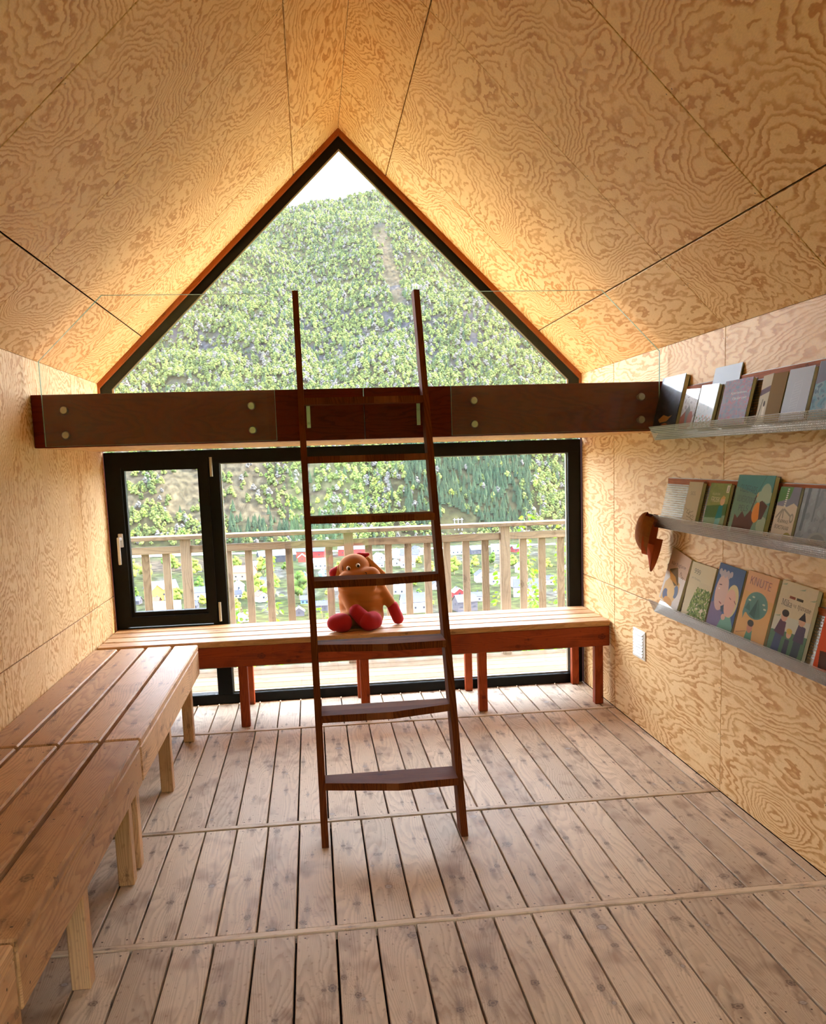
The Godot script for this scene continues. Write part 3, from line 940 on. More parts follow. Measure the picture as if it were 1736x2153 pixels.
func cover(key: String) -> Image:
	var p: Print
	match key:
		"night":
			p = Print.new(160, 200, Color8(26, 28, 34))
			p.mottle(4, 0.02, [Color8(20, 22, 28), Color8(40, 46, 56), Color8(62, 72, 86)], 0.6)
			p.poly([0.2, 0.78, 0.4, 0.70, 0.62, 0.74, 0.8, 0.72, 0.6, 0.82, 0.3, 0.84], Color8(150, 110, 62))
			p.poly([0.35, 0.87, 0.55, 0.85, 0.68, 0.88, 0.5, 0.9], Color8(140, 72, 40))
		"figures":
			p = Print.new(120, 160, Color8(170, 170, 168))
			p.mottle(8, 0.03, [Color8(170, 168, 164), Color8(216, 216, 214), Color8(110, 104, 100)], 0.5)
			p.poly([0, 1, 0, 0.72, 0.3, 0.55, 0.55, 0.62, 0.7, 1], Color8(150, 92, 70))
			p.poly([0.3, 0.55, 0.5, 0.4, 0.62, 0.55, 0.55, 0.95, 0.4, 0.9], Color8(112, 118, 108))
			p.ell(0.7, 0.75, 0.18, 0.2, Color8(156, 98, 82))
		"meadow":
			p = Print.new(140, 160, Color8(156, 168, 176))
			p.mottle(21, 0.03, [Color8(206, 216, 226), Color8(226, 228, 230), Color8(190, 204, 206)], 0.5)
			for k in 60:
				p.ell(fposmod(k * 0.317, 1.0), 0.72 + fposmod(k * 0.173, 0.3), 0.05, 0.03, [Color8(150, 140, 112), Color8(186, 152, 150), Color8(122, 136, 104), Color8(206, 186, 182)][k % 4])
		"plain_white":
			p = Print.new(64, 64, Color8(166, 178, 192))
		"flowers":
			p = Print.new(160, 200, Color8(104, 106, 122))
			p.mottle(33, 0.035, [Color8(90, 104, 118), Color8(112, 112, 130), Color8(146, 96, 116), Color8(122, 128, 136), Color8(170, 92, 106), Color8(130, 108, 150)], 0.85)
		"sketch":
			p = Print.new(100, 160, Color8(196, 186, 162))
			p.poly([0, 0.3, 1, 0.24, 1, 0.36, 0, 0.42], Color8(110, 92, 104))
			p.line(0.1, 0.95, 0.4, 0.5, 0.05, Color8(60, 50, 46))
			p.ell(0.6, 0.75, 0.12, 0.16, Color8(226, 216, 196))
			p.ell(0.6, 0.6, 0.08, 0.06, Color8(70, 60, 56))
		"olive":
			p = Print.new(64, 64, Color8(128, 100, 48))
		"drawing":
			p = Print.new(140, 180, Color8(160, 164, 174))
			for k in 14:
				p.line(0.32 + 0.03 * (k % 3), 0.28 + k * 0.05, 0.62 - 0.02 * (k % 4), 0.25 + k * 0.05, 0.012, Color8(176, 178, 186))
			p.line(0.33, 0.26, 0.30, 0.95, 0.012, Color8(178, 180, 188))
			p.line(0.64, 0.26, 0.60, 0.95, 0.012, Color8(178, 180, 188))
		"sea":
			p = Print.new(120, 170, Color8(88, 130, 148))
			p.mottle(44, 0.03, [Color8(78, 112, 130), Color8(96, 146, 162), Color8(128, 150, 160), Color8(74, 98, 116)], 0.8)
			p.poly([0, 0, 1, 0, 1, 0.36, 0.4, 0.34, 0, 0.4], Color8(104, 102, 120))
			p.poly([0.5, 0.62, 0.8, 0.58, 0.85, 0.85, 0.5, 0.88], Color8(158, 160, 172))
		"grey":
			p = Print.new(100, 150, Color8(196, 184, 158))
			for k in 16:
				p.line(0.1 + fposmod(k * 0.37, 0.8), 0.6 + fposmod(k * 0.13, 0.35), 0.14 + fposmod(k * 0.29, 0.75), 0.68 + fposmod(k * 0.11, 0.3), 0.03, Color8(150, 140, 116))
		"frog":
			p = Print.new(130, 160, Color8(128, 140, 62))
			p.mottle(51, 0.02, [Color8(126, 136, 64), Color8(140, 148, 74)], 0.6)
			p.poly([0, 0.52, 1, 0.44, 1, 0.72, 0, 0.8], Color8(72, 104, 30))
			p.poly([0, 0.78, 0.5, 0.76, 1, 0.68, 1, 1, 0, 1], Color8(136, 160, 120))
			p.poly([0.62, 0.5, 0.8, 0.46, 0.86, 0.74, 0.56, 0.78], Color8(20, 120, 112))
			p.poly([0.58, 0.78, 0.82, 0.76, 0.76, 1, 0.56, 1], Color8(120, 178, 172))
			p.ell(0.74, 0.38, 0.11, 0.1, Color8(214, 178, 132))
			p.poly([0.62, 0.36, 0.74, 0.26, 0.86, 0.30, 0.84, 0.34, 0.7, 0.34], Color8(206, 164, 92))
			p.poly([0.82, 0.04, 0.95, 0.04, 0.95, 0.2, 0.82, 0.2], Color8(226, 218, 190))
		"wolf":
			p = Print.new(190, 160, Color8(112, 140, 112))
			p.poly([0, 0, 1, 0, 1, 0.5, 0.5, 0.3, 0, 0.2], Color8(78, 132, 122))
			for e in [[0.72, 0.36, 0.1, 0.1], [0.84, 0.28, 0.13, 0.15], [0.93, 0.36, 0.1, 0.1], [0.9, 0.82, 0.13, 0.14], [0.1, 0.95, 0.06, 0.05]]:
				p.ell(e[0], e[1], e[2], e[3], Color8(158, 172, 142))
			p.poly([0.1, 1, 0.12, 0.68, 0.22, 0.75, 0.32, 0.62, 0.42, 0.72, 0.55, 0.58, 0.7, 0.75, 0.62, 1], Color8(92, 48, 20))
			p.line(0.55, 0.6, 0.62, 0.34, 0.025, Color8(60, 30, 16))
			p.ell(0.7, 0.62, 0.11, 0.17, Color8(222, 136, 36))
			p.poly([0.74, 0.44, 0.8, 0.42, 0.96, 0.5, 0.88, 0.72, 0.8, 0.74], Color8(84, 42, 18))
			p.ell(0.64, 0.32, 0.02, 0.04, Color8(196, 160, 110))
			p.line(0.62, 0.32, 0.78, 0.0, 0.006, Color8(40, 40, 36))
		"birch":
			p = Print.new(130, 170, Color8(206, 190, 166))
			p.poly([0, 0, 1, 0, 1, 0.36, 0.8, 0.3, 0.5, 0.38, 0, 0.36], Color8(128, 128, 140))
			p.poly([0, 0, 0.65, 0, 0.55, 0.22, 0, 0.3], Color8(84, 128, 56))
			for k in 9:
				p.ell(0.42 - k * 0.004, 0.04 + k * 0.04, 0.05, 0.014, Color8(226, 220, 206))
			for e in [[0.35, 0.42, 0.08, 0.6], [0.35, 0.42, 0.25, 0.62], [0.38, 0.42, 0.42, 0.6], [0.4, 0.42, 0.82, 0.56]]:
				p.line(e[0], e[1], e[2], e[3], 0.05, Color8(150, 140, 124))
			p.ell(0.84, 0.58, 0.09, 0.09, Color8(150, 140, 124))
			p.ell(0.84, 0.58, 0.05, 0.05, Color8(196, 184, 160))
			p.ell(0.8, 0.95, 0.2, 0.1, Color8(158, 146, 84))
		"mist":
			p = Print.new(150, 170, Color8(136, 142, 148))
			p.mottle(61, 0.02, [Color8(124, 132, 136), Color8(146, 152, 160), Color8(160, 168, 178)], 0.7)
			p.poly([0.12, 0, 0.22, 0, 0.18, 0.78, 0.1, 0.78], Color8(98, 104, 110))
			p.poly([0.42, 0, 0.48, 0, 0.46, 0.6, 0.42, 0.6], Color8(112, 118, 124))
			p.ell(0.7, 0.95, 0.3, 0.18, Color8(150, 154, 150))
			p.ell(0.72, 0.98, 0.26, 0.17, Color8(128, 132, 130))
		"birds":
			p = Print.new(160, 200, Color8(222, 214, 206))
			p.poly([0, 0, 1, 0, 1, 0.4, 0, 0.46], Color8(204, 172, 146))
			p.poly([0.06, 1, 0.1, 0.66, 0.3, 0.5, 0.8, 0.52, 0.84, 0.7, 0.6, 1], Color8(222, 184, 130))
			p.poly([0.14, 0.4, 0.5, 0.28, 0.74, 0.56, 0.56, 0.62, 0.26, 0.52], Color8(104, 78, 24))
			p.poly([0.14, 0.42, 0.5, 0.46, 0.7, 0.58, 0.3, 0.56], Color8(186, 126, 30))
			p.ell(0.24, 0.86, 0.13, 0.1, Color8(112, 118, 146))
			p.ell(0.7, 0.7, 0.11, 0.12, Color8(112, 124, 146))
			p.ell(0.48, 0.76, 0.18, 0.13, Color8(226, 190, 132))
			p.ell(0.46, 0.95, 0.22, 0.08, Color8(214, 160, 96))
		"bush":
			p = Print.new(160, 200, Color8(206, 192, 156))
			for k in 420:
				var y := 0.44 + 0.56 * fposmod(sin(k * 12.9898) * 43758.5453, 1.0)
				var lo := 0.5 - 0.28 * sqrt((y - 0.42) / 0.58)
				var x := lo + (0.99 - lo) * fposmod(sin(k * 78.233) * 24634.6345, 1.0)
				p.ell(x, y, 0.026, 0.02, [Color8(96, 120, 46), Color8(124, 142, 66), Color8(76, 98, 36), Color8(146, 158, 86)][k % 4])
			for k in 9:
				p.line(0.5 + k * 0.055, 0.44 - 0.002 * k, 0.49 + k * 0.055, 0.33, 0.006, Color8(150, 140, 104))
		"couple":
			p = Print.new(160, 200, Color8(70, 92, 134))
			p.poly([0, 1, 0, 0.66, 0.2, 0.58, 0.5, 0.74, 0.52, 1], Color8(120, 104, 138))
			p.poly([0.42, 1, 0.55, 0.8, 0.85, 0.76, 1, 0.9, 1, 1], Color8(112, 158, 140))
			p.ell(0.74, 0.52, 0.24, 0.26, Color8(206, 190, 142))
			p.ell(0.3, 0.44, 0.24, 0.30, Color8(206, 172, 160))
			for k in 7:
				p.ell(0.1 + k * 0.07, 0.13 + 0.03 * (k % 2), 0.06, 0.05, Color8(176, 166, 172))
			p.ell(0.7, 0.56, 0.2, 0.22, Color8(214, 170, 152))
			p.line(0.16, 0.34, 0.26, 0.33, 0.018, Color8(64, 44, 44))
			p.line(0.64, 0.48, 0.72, 0.5, 0.014, Color8(80, 56, 48))
			p.line(0.84, 0.5, 0.92, 0.54, 0.014, Color8(80, 56, 48))
			p.line(0.3, 0.6, 0.4, 0.62, 0.02, Color8(120, 60, 56))
			p.ell(0.18, 0.4, 0.03, 0.015, Color8(230, 220, 214))
			p.poly([0.4, 0.66, 0.5, 0.62, 0.56, 0.72, 0.45, 0.74], Color8(70, 78, 96))
			p.ell(0.58, 0.8, 0.08, 0.05, Color8(210, 174, 158))
		"bubble":
			p = Print.new(160, 200, Color8(214, 168, 108))
			p.poly([0, 0, 1, 0, 1, 0.36, 0, 0.3], Color8(220, 170, 126))
			p.ell(0.5, 0.47, 0.36, 0.20, Color8(98, 140, 134))
			p.poly([0.15, 0.46, 0.4, 0.6, 0.2, 0.62, 0.16, 0.72, 0.12, 0.62], Color8(98, 140, 134))
			p.poly([0.34, 0.62, 0.52, 0.36, 0.54, 0.66], Color8(64, 96, 92))
			p.poly([0.54, 0.36, 0.54, 0.66, 0.7, 0.62], Color8(82, 120, 116))
			p.poly([0.16, 0.56, 0.26, 0.44, 0.36, 0.58], Color8(76, 112, 108))
			for e in [[0.36, 0.36], [0.26, 0.42], [0.72, 0.42], [0.78, 0.48]]:
				p.ell(e[0], e[1], 0.045, 0.014, Color8(206, 212, 196))
			p.poly([0.36, 1, 0.4, 0.84, 0.56, 0.84, 0.6, 1], Color8(96, 146, 124))
			p.ell(0.46, 0.8, 0.09, 0.09, Color8(196, 140, 112))
			p.ell(0.46, 0.74, 0.1, 0.05, Color8(66, 62, 56))
			p.line(0.06, 0.95, 0.36, 0.88, 0.008, Color8(120, 84, 56))
		"kids":
			p = Print.new(160, 200, Color8(206, 190, 158))
			p.poly([0, 0.5, 1, 0.46, 1, 0.7, 0, 0.74], Color8(196, 200, 190))
			p.mottle(71, 0.05, [Color8(200, 188, 160), Color8(206, 194, 166)], 0.25)
			p.poly([0, 0.72, 0.5, 0.68, 1, 0.66, 1, 1, 0, 1], Color8(92, 122, 98))
			for e in [[0.08, 0.05], [0.6, 0.06], [0.92, 0.16], [0.1, 0.5], [0.75, 0.5]]:
				p.poly([e[0] - 0.08, e[1] + 0.02, e[0] + 0.08, e[1] - 0.02, e[0] + 0.06, e[1] + 0.01], Color8(140, 156, 132))
			p.poly([0.12, 1, 0.16, 0.72, 0.36, 0.72, 0.34, 1], Color8(78, 86, 116))
			p.poly([0.1, 0.74, 0.2, 0.54, 0.38, 0.56, 0.4, 0.76], Color8(98, 70, 88))
			p.ell(0.29, 0.49, 0.09, 0.07, Color8(206, 160, 140))
			p.ell(0.3, 0.44, 0.1, 0.05, Color8(48, 36, 34))
			p.poly([0.44, 1, 0.46, 0.78, 0.58, 0.78, 0.58, 1], Color8(72, 72, 88))
			p.ell(0.52, 0.7, 0.07, 0.06, Color8(214, 172, 148))
			p.ell(0.52, 0.66, 0.08, 0.04, Color8(206, 174, 92))
			p.poly([0.68, 1, 0.7, 0.72, 0.9, 0.72, 0.88, 1], Color8(70, 78, 88))
			p.poly([0.66, 0.76, 0.72, 0.52, 0.92, 0.54, 0.94, 0.76], Color8(82, 72, 92))
			p.ell(0.78, 0.47, 0.09, 0.07, Color8(200, 160, 136))
			p.poly([0.68, 0.46, 0.8, 0.34, 0.88, 0.46], Color8(58, 54, 60))
			p.poly([0.3, 0.19, 0.46, 0.19, 0.46, 0.225, 0.3, 0.225], Color8(126, 62, 40))
			p.poly([0.5, 0.19, 0.68, 0.19, 0.68, 0.225, 0.5, 0.225], Color8(72, 62, 48))
		_:
			p = Print.new(120, 160, Color8(206, 78, 28))
			p.poly([0.3, 0.55, 0.7, 0.5, 0.8, 0.75, 0.35, 0.8], Color8(206, 190, 164))
			p.poly([0.1, 0.72, 0.4, 0.7, 0.5, 0.95, 0.15, 0.98], Color8(84, 48, 34))
	return p.im

func lettering(parent: Node3D, text: String, x0: float, x1: float, y: float, hgt: float, w: float, h: float, z: float, col: Color, tilt := 0.0, serif := false) -> void:
	var t := TextMesh.new()
	var f := SystemFont.new()
	f.font_names = PackedStringArray(["Droid Serif" if serif else "Droid Sans"])
	t.font = f
	t.text = text
	t.font_size = 32
	t.pixel_size = 0.001
	t.depth = 0.0
	t.curve_step = 1.5
	var bb := t.get_aabb()
	var k := "ink_" + col.to_html()
	if not M.has(k):
		M[k] = plain(col, 0.6)
	var sx := (x1 - x0) * w / maxf(bb.size.x, 1e-5)
	var sy := hgt * h / maxf(bb.size.y, 1e-5)
	var b := Basis(Vector3(0, 0, 1), tilt) * Basis.from_scale(Vector3(sx, sy, 1))
	var mid := Vector3(((x0 + x1) / 2 - 0.5) * w, (1.0 - y) * h, z)
	part(parent, "lettering", t, M[k], mid - b * (bb.position + bb.size / 2), b)

func make_books() -> void:
	var lean := 0.2263
	# ledge, z0, z1, height, thickness, stands this far in front of the sheet, roll, cover, gloss, board colour, label, titles
	var L := [
		[2, 1.292, 1.545, 0.235, 0.022, 0.0, 0.0, "night", 0.12, Color8(30, 28, 30), "dark glossy hardback with an ember glow, against the loft beam", []],
		[2, 1.562, 1.702, 0.162, 0.014, 0.0, -0.05, "figures", 0.1, Color8(60, 50, 46), "small glossy book with brown figures beside the dark hardback", []],
		[2, 1.74, 1.90, 0.165, 0.016, 0.0095, -0.03, "meadow", 0.12, Color8(80, 60, 50), "pale meadow book in front of the tall white book", []],
		[2, 1.797, 2.024, 0.232, 0.008, 0.0, 0.0, "plain_white", 0.15, Color8(66, 50, 44), "tall blank white book standing behind the pale meadow book", []],
		[2, 1.958, 2.174, 0.166, 0.016, 0.0095, 0.0, "flowers", 0.3, Color8(70, 62, 66), "purple flower pattern book with a pale two line title", [["Kjærleikens", 0.3, 0.86, 0.3, 0.06, Color8(206, 196, 188), 0.0, true], ["fjellrose", 0.4, 0.9, 0.42, 0.07, Color8(206, 196, 188), 0.0, true]]],
		[2, 2.222, 2.290, 0.165, 0.008, 0.0, 0.06, "sketch", 0.4, Color8(150, 140, 120), "narrow comic style book beside the olive book", []],
		[2, 2.296, 2.393, 0.163, 0.016, 0.0, 0.0, "olive", 0.5, Color8(60, 46, 26), "plain olive brown book on the topmost ledge", []],
		[2, 2.402, 2.552, 0.166, 0.016, 0.0, 0.0, "drawing", 0.25, Color8(66, 30, 24), "white book with a faint pencil drawing beside the olive book", []],
		[2, 2.574, 2.74, 0.175, 0.014, 0.0, 0.0, "sea", 0.3, Color8(206, 204, 200), "blue grey sea picture book at the end of the topmost ledge", []],
		[1, 1.616, 1.75, 0.172, 0.018, 0.0, 0.0, "grey", 0.6, Color8(100, 70, 34), "beige book with grey animal sketches, first on its ledge", [["SKOG", 0.26, 0.62, 0.27, 0.09, Color8(120, 108, 92), 0.0, false]]],
		[1, 1.818, 1.995, 0.172, 0.016, 0.0, 0.0, "frog", 0.4, Color8(40, 36, 24), "green picture book with the word FROSK", [["EG ER EIN", 0.2, 0.55, 0.24, 0.045, Color8(222, 206, 150), 0.0, false], ["FROSK", 0.18, 0.6, 0.36, 0.11, Color8(230, 216, 164), 0.0, false], ["J", 0.86, 0.92, 0.12, 0.11, Color8(30, 26, 20), 0.0, false]]],
		[1, 2.05, 2.318, 0.206, 0.02, 0.002, 0.0, "wolf", 0.4, Color8(62, 44, 26), "large teal picture book with an orange face and brown wolf", [["OLDEFARS", 0.12, 0.6, 0.24, 0.12, Color8(28, 62, 62), -0.06, false], ["ULVESKINNS-", 0.1, 0.62, 0.42, 0.11, Color8(40, 58, 46), -0.06, false], ["PELS", 0.2, 0.46, 0.57, 0.1, Color8(40, 54, 40), 0.0, false]]],
		[1, 2.352, 2.484, 0.172, 0.014, 0.0, 0.0, "birch", 0.4, Color8(52, 34, 26), "beige picture book with tree roots and green lettering", [["BJØRKE-", 0.22, 0.8, 0.66, 0.075, Color8(34, 46, 22), -0.05, false], ["BOKSTAVAR", 0.14, 0.82, 0.77, 0.075, Color8(34, 46, 22), -0.05, false]]],
		[1, 2.505, 2.69, 0.172, 0.014, 0.0, 0.0, "mist", 0.35, Color8(190, 192, 194), "misty grey forest book with red letters", [["BO", 0.8, 1.0, 0.26, 0.12, Color8(176, 92, 96), 0.0, false]]],
		[0, 1.352, 1.572, 0.23, 0.016, 0.0, -0.16, "birds", 0.45, Color8(196, 186, 170), "tilted picture book with a bird hat drawing beneath the cap", [["Når fuglane", 0.14, 0.86, 0.24, 0.09, Color8(84, 52, 34), 0.1, false], ["flyr", 0.66, 0.9, 0.38, 0.08, Color8(84, 52, 34), -0.3, false]]],
		[0, 1.616, 1.846, 0.218, 0.016, 0.0, -0.03, "bush", 0.45, Color8(176, 160, 126), "cream picture book with a round green bush", [["999", 0.16, 0.42, 0.16, 0.09, Color8(56, 62, 34), -0.06, false], ["på flyttefot", 0.12, 0.5, 0.3, 0.045, Color8(120, 116, 92), -0.06, false]]],
		[0, 1.862, 2.08, 0.238, 0.016, 0.0, -0.04, "couple", 0.4, Color8(48, 40, 46), "blue picture book with two faces cheek to cheek", []],
		[0, 2.104, 2.33, 0.238, 0.018, 0.0, -0.03, "bubble", 0.45, Color8(120, 70, 36), "peach picture book with a teal speech bubble", [["KNUTE", 0.14, 0.82, 0.14, 0.12, Color8(120, 40, 24), -0.03, false]]],
		[0, 2.35, 2.575, 0.234, 0.018, 0.0, -0.035, "kids", 0.45, Color8(84, 66, 34), "beige picture book with three drawn children on a lawn", [["Mika", 0.12, 0.42, 0.3, 0.09, Color8(42, 34, 28), -0.02, true], ["og", 0.45, 0.54, 0.31, 0.045, Color8(96, 84, 66), 0.0, true], ["tjuvane", 0.58, 0.94, 0.31, 0.09, Color8(42, 34, 28), -0.02, true]]],
		[0, 2.645, 2.83, 0.2, 0.018, 0.0, -0.02, "red", 0.45, Color8(150, 40, 24), "orange red picture book at the end of the lowest ledge", []],
	]
	for e in L:
		var yl: float = [0.7, 1.076, 1.452][e[0]]
		var w: float = e[2] - e[1]
		var h: float = e[3]
		var th: float = e[4]
		var lift: float = w / 2 * sin(absf(e[6]))      # a tilted book stands on one corner
		var at := Vector3(1.3955 - e[5] + lift * 0.23, yl - 0.026 + lift, (e[1] + e[2]) / 2)
		var o := thing("book", e[10], "book", at, ["books on the lowest ledge", "books on the ledge with the cap", "books on the topmost ledge"][e[0]])
		o.rotation = Vector3(-lean, -PI / 2, e[6])
		var bm := plain(e[9], 0.6)
		part(o, "back_cover", bx(Vector3(w, h, 0.002), 0.0005), bm, Vector3(0, h / 2, 0.001))
		part(o, "pages", bx(Vector3(w - 0.006, h - 0.006, th - 0.004)), M.paper, Vector3(-0.001, h / 2, th / 2))
		part(o, "spine", bx(Vector3(0.002, h, th), 0.0006), bm, Vector3(-w / 2 + 0.001, h / 2, th / 2))
		var b := MB.new()
		var z := th
		var zb := th - 0.002
		b.quad(Vector3(-w / 2, 0, z), Vector3(w / 2, 0, z), Vector3(w / 2, h, z), Vector3(-w / 2, h, z), Vector2(0, 1), Vector2(1, 1), Vector2(1, 0), Vector2(0, 0), Vector3(0, 0, 1))
		b.quad(Vector3(-w / 2, 0, zb), Vector3(w / 2, 0, zb), Vector3(w / 2, h, zb), Vector3(-w / 2, h, zb), Vector2(0, 1), Vector2(1, 1), Vector2(1, 0), Vector2(0, 0), Vector3(0, 0, -1))
		var c4 := [Vector3(-w / 2, 0, 0), Vector3(w / 2, 0, 0), Vector3(w / 2, h, 0), Vector3(-w / 2, h, 0)]
		var t4 := [Vector2(0.01, 0.99), Vector2(0.99, 0.99), Vector2(0.99, 0.01), Vector2(0.01, 0.01)]
		for k in 4:
			var j := (k + 1) % 4
			b.quad(c4[k] + Vector3(0, 0, z), c4[j] + Vector3(0, 0, z), c4[j] + Vector3(0, 0, zb), c4[k] + Vector3(0, 0, zb), t4[k], t4[j], t4[j], t4[k], (c4[k] + c4[j]) / 2 - Vector3(0, h / 2, 0))
		var m := textured(cover(e[7]), Vector2.ONE, e[8] + 0.3, Color.WHITE, 0.32)
		m.clearcoat_enabled = e[8] < 0.13
		m.clearcoat = 0.35
		m.clearcoat_roughness = e[8] * 0.5
		var fc := part(o, "front_cover", b.mesh(), m)
		for q in e[11]:
			lettering(fc, q[0], q[1], q[2], q[3], q[4], w, h, z + 0.0004, q[5], q[6], q[7])

# ------------------------------------------------------------------ the soft toy and the cap
func make_toy() -> void:
	var o := Vector3(0.125, 0.46, 0.27)
	var t := thing("plush_toy", "tan plush animal with red mitts and feet sitting on the window bench", "soft toy", o)
	# torso, head, arms and legs are one body (local metres: x right, y up, z towards the room)
	var body := func(p: Vector3) -> float:
		var d := egg(p, Vector3(0.0, 0.115, 0.0), Vector3(0.118, 0.125, 0.095))
		d = smin(d, egg(p, Vector3(0.0, 0.19, 0.0), Vector3(0.098, 0.07, 0.078)), 0.05)
		# folds across the belly
		if p.z > 0.0:
			d += 0.0035 * sin(p.y * 150.0 + p.x * 14.0) * smoothstep(0.105, 0.16, p.y) * (1.0 - smoothstep(0.2, 0.24, p.y))
		# head: skull behind, broad muzzle in front
		d = smin(d, egg(p, Vector3(-0.028, 0.315, 0.0), Vector3(0.085, 0.078, 0.075)), 0.025)
		d = smin(d, capsule(p, Vector3(-0.075, 0.255, 0.075), Vector3(0.055, 0.275, 0.075), 0.052, 0.052), 0.018)
		d = smin(d, capsule(p, Vector3(-0.045, 0.222, 0.075), Vector3(0.05, 0.228, 0.075), 0.034, 0.034), 0.012)
		# arms and thighs
		d = smin(d, capsule(p, Vector3(-0.085, 0.215, 0.02), Vector3(-0.045, 0.1, 0.115), 0.036, 0.034), 0.02)
		d = smin(d, capsule(p, Vector3(0.095, 0.22, 0.0), Vector3(0.165, 0.105, 0.02), 0.032, 0.028), 0.02)
		d = smin(d, capsule(p, Vector3(-0.06, 0.052, 0.02), Vector3(-0.105, 0.048, 0.115), 0.05, 0.042), 0.02)
		d = smin(d, capsule(p, Vector3(0.065, 0.055, 0.02), Vector3(0.055, 0.048, 0.115), 0.055, 0.044), 0.02)
		return maxf(d, 0.0015 - p.y)
	part(t, "body", nets(body, Vector3(-0.19, -0.008, -0.125), Vector3(0.225, 0.41, 0.17), 0.008), M.plush)
	var mitts := [
		["foot", Vector3(-0.125, 0.05, 0.132), Vector3(-0.108, 0.046, 0.15), 0.044, 0.047, Vector3(-0.042, 0.0, 0.0)],
		["foot", Vector3(0.052, 0.05, 0.13), Vector3(0.03, 0.046, 0.155), 0.046, 0.046, Vector3(0.03, 0.0, -0.01)],
		["hand", Vector3(-0.035, 0.1, 0.125), Vector3(0.012, 0.05, 0.135), 0.038, 0.043, Vector3.ZERO],
		["hand", Vector3(0.17, 0.1, 0.02), Vector3(0.196, 0.032, 0.022), 0.031, 0.031, Vector3.ZERO],
	]
	for m in mitts:
		var a: Vector3 = m[1]
		var b: Vector3 = m[2]
		var f := func(p: Vector3) -> float:
			var d := capsule(p, a, b, m[3], m[4])
			if m[5] != Vector3.ZERO:
				d = smin(d, capsule(p, b, b + m[5], m[4] * 0.95, m[4] * 0.85), 0.02)
			return maxf(d, 0.001 - p.y)
		var lo := a.min(b).min(b + (m[5] as Vector3)) - Vector3.ONE * 0.056
		var hi := a.max(b).max(b + (m[5] as Vector3)) + Vector3.ONE * 0.056
		part(t, m[0], nets(f, lo, hi, 0.006), M.plush_red)
	# red tufts and hanging ears
	var tuft := func(p: Vector3) -> float: return capsule(p, Vector3(-0.1, 0.315, -0.02), Vector3(-0.138, 0.292, -0.015), 0.022, 0.027)
	part(t, "tuft", nets(tuft, Vector3(-0.18, 0.25, -0.06), Vector3(-0.06, 0.36, 0.03), 0.005), M.plush_red)
	var tuft2 := func(p: Vector3) -> float: return smin(capsule(p, Vector3(0.0, 0.385, -0.03), Vector3(0.035, 0.378, -0.03), 0.012, 0.014), capsule(p, Vector3(0.035, 0.378, -0.03), Vector3(0.05, 0.385, -0.02), 0.01, 0.009), 0.008)
	part(t, "tuft", nets(tuft2, Vector3(-0.03, 0.35, -0.06), Vector3(0.08, 0.41, 0.01), 0.005), M.plush_red)
	for e in [[Vector3(-0.098, 0.325, 0.0), Vector3(-0.118, 0.262, 0.012), 0.02, 0.018], [Vector3(0.045, 0.36, -0.005), Vector3(0.115, 0.272, 0.02), 0.014, 0.026]]:
		var ear := func(p: Vector3) -> float: return capsule(Vector3(p.x, p.y, p.z * 1.6), Vector3(e[0].x, e[0].y, e[0].z * 1.6), Vector3(e[1].x, e[1].y, e[1].z * 1.6), e[2], e[3])
		var a: Vector3 = e[0]
		var b: Vector3 = e[1]
		part(t, "ear", nets(ear, a.min(b) - Vector3.ONE * 0.035, a.max(b) + Vector3.ONE * 0.035, 0.005), M.plush_light)
	for x in [-0.062, -0.012]:
		var b := MB.new()
		b.ball(Vector3(x, 0.325 + (x + 0.06) * 0.25, 0.073), Vector3(0.0115, 0.0115, 0.009), 8, 12)
		var eye := part(t, "eye", b.mesh(), M.eye_white)
		b = MB.new()
		b.ball(Vector3(x + 0.002, 0.323 + (x + 0.06) * 0.25, 0.0795), Vector3(0.0075, 0.008, 0.006), 6, 10)
		part(eye, "pupil", b.mesh(), M.eye_black)
	# stitched brows, nose and mouth lines
	var stitch := func(name_: String, pts: Array, r: float) -> void:
		var b := MB.new()
		for k in pts.size() - 1:
			b.bar(pts[k], pts[k + 1], r, r, 5)
		part(t, name_, b.mesh(), M.thread)
	stitch.call("brow", [Vector3(-0.026, 0.362, 0.055), Vector3(-0.034, 0.352, 0.062), Vector3(-0.026, 0.344, 0.068), Vector3(-0.012, 0.346, 0.068), Vector3(-0.005, 0.352, 0.064)], 0.0016)
	stitch.call("brow", [Vector3(-0.094, 0.336, 0.042), Vector3(-0.092, 0.324, 0.05), Vector3(-0.094, 0.314, 0.05), Vector3(-0.088, 0.31, 0.056)], 0.0016)
	stitch.call("nostril", [Vector3(0.022, 0.305, 0.118), Vector3(0.03, 0.302, 0.12), Vector3(0.028, 0.294, 0.124)], 0.0015)

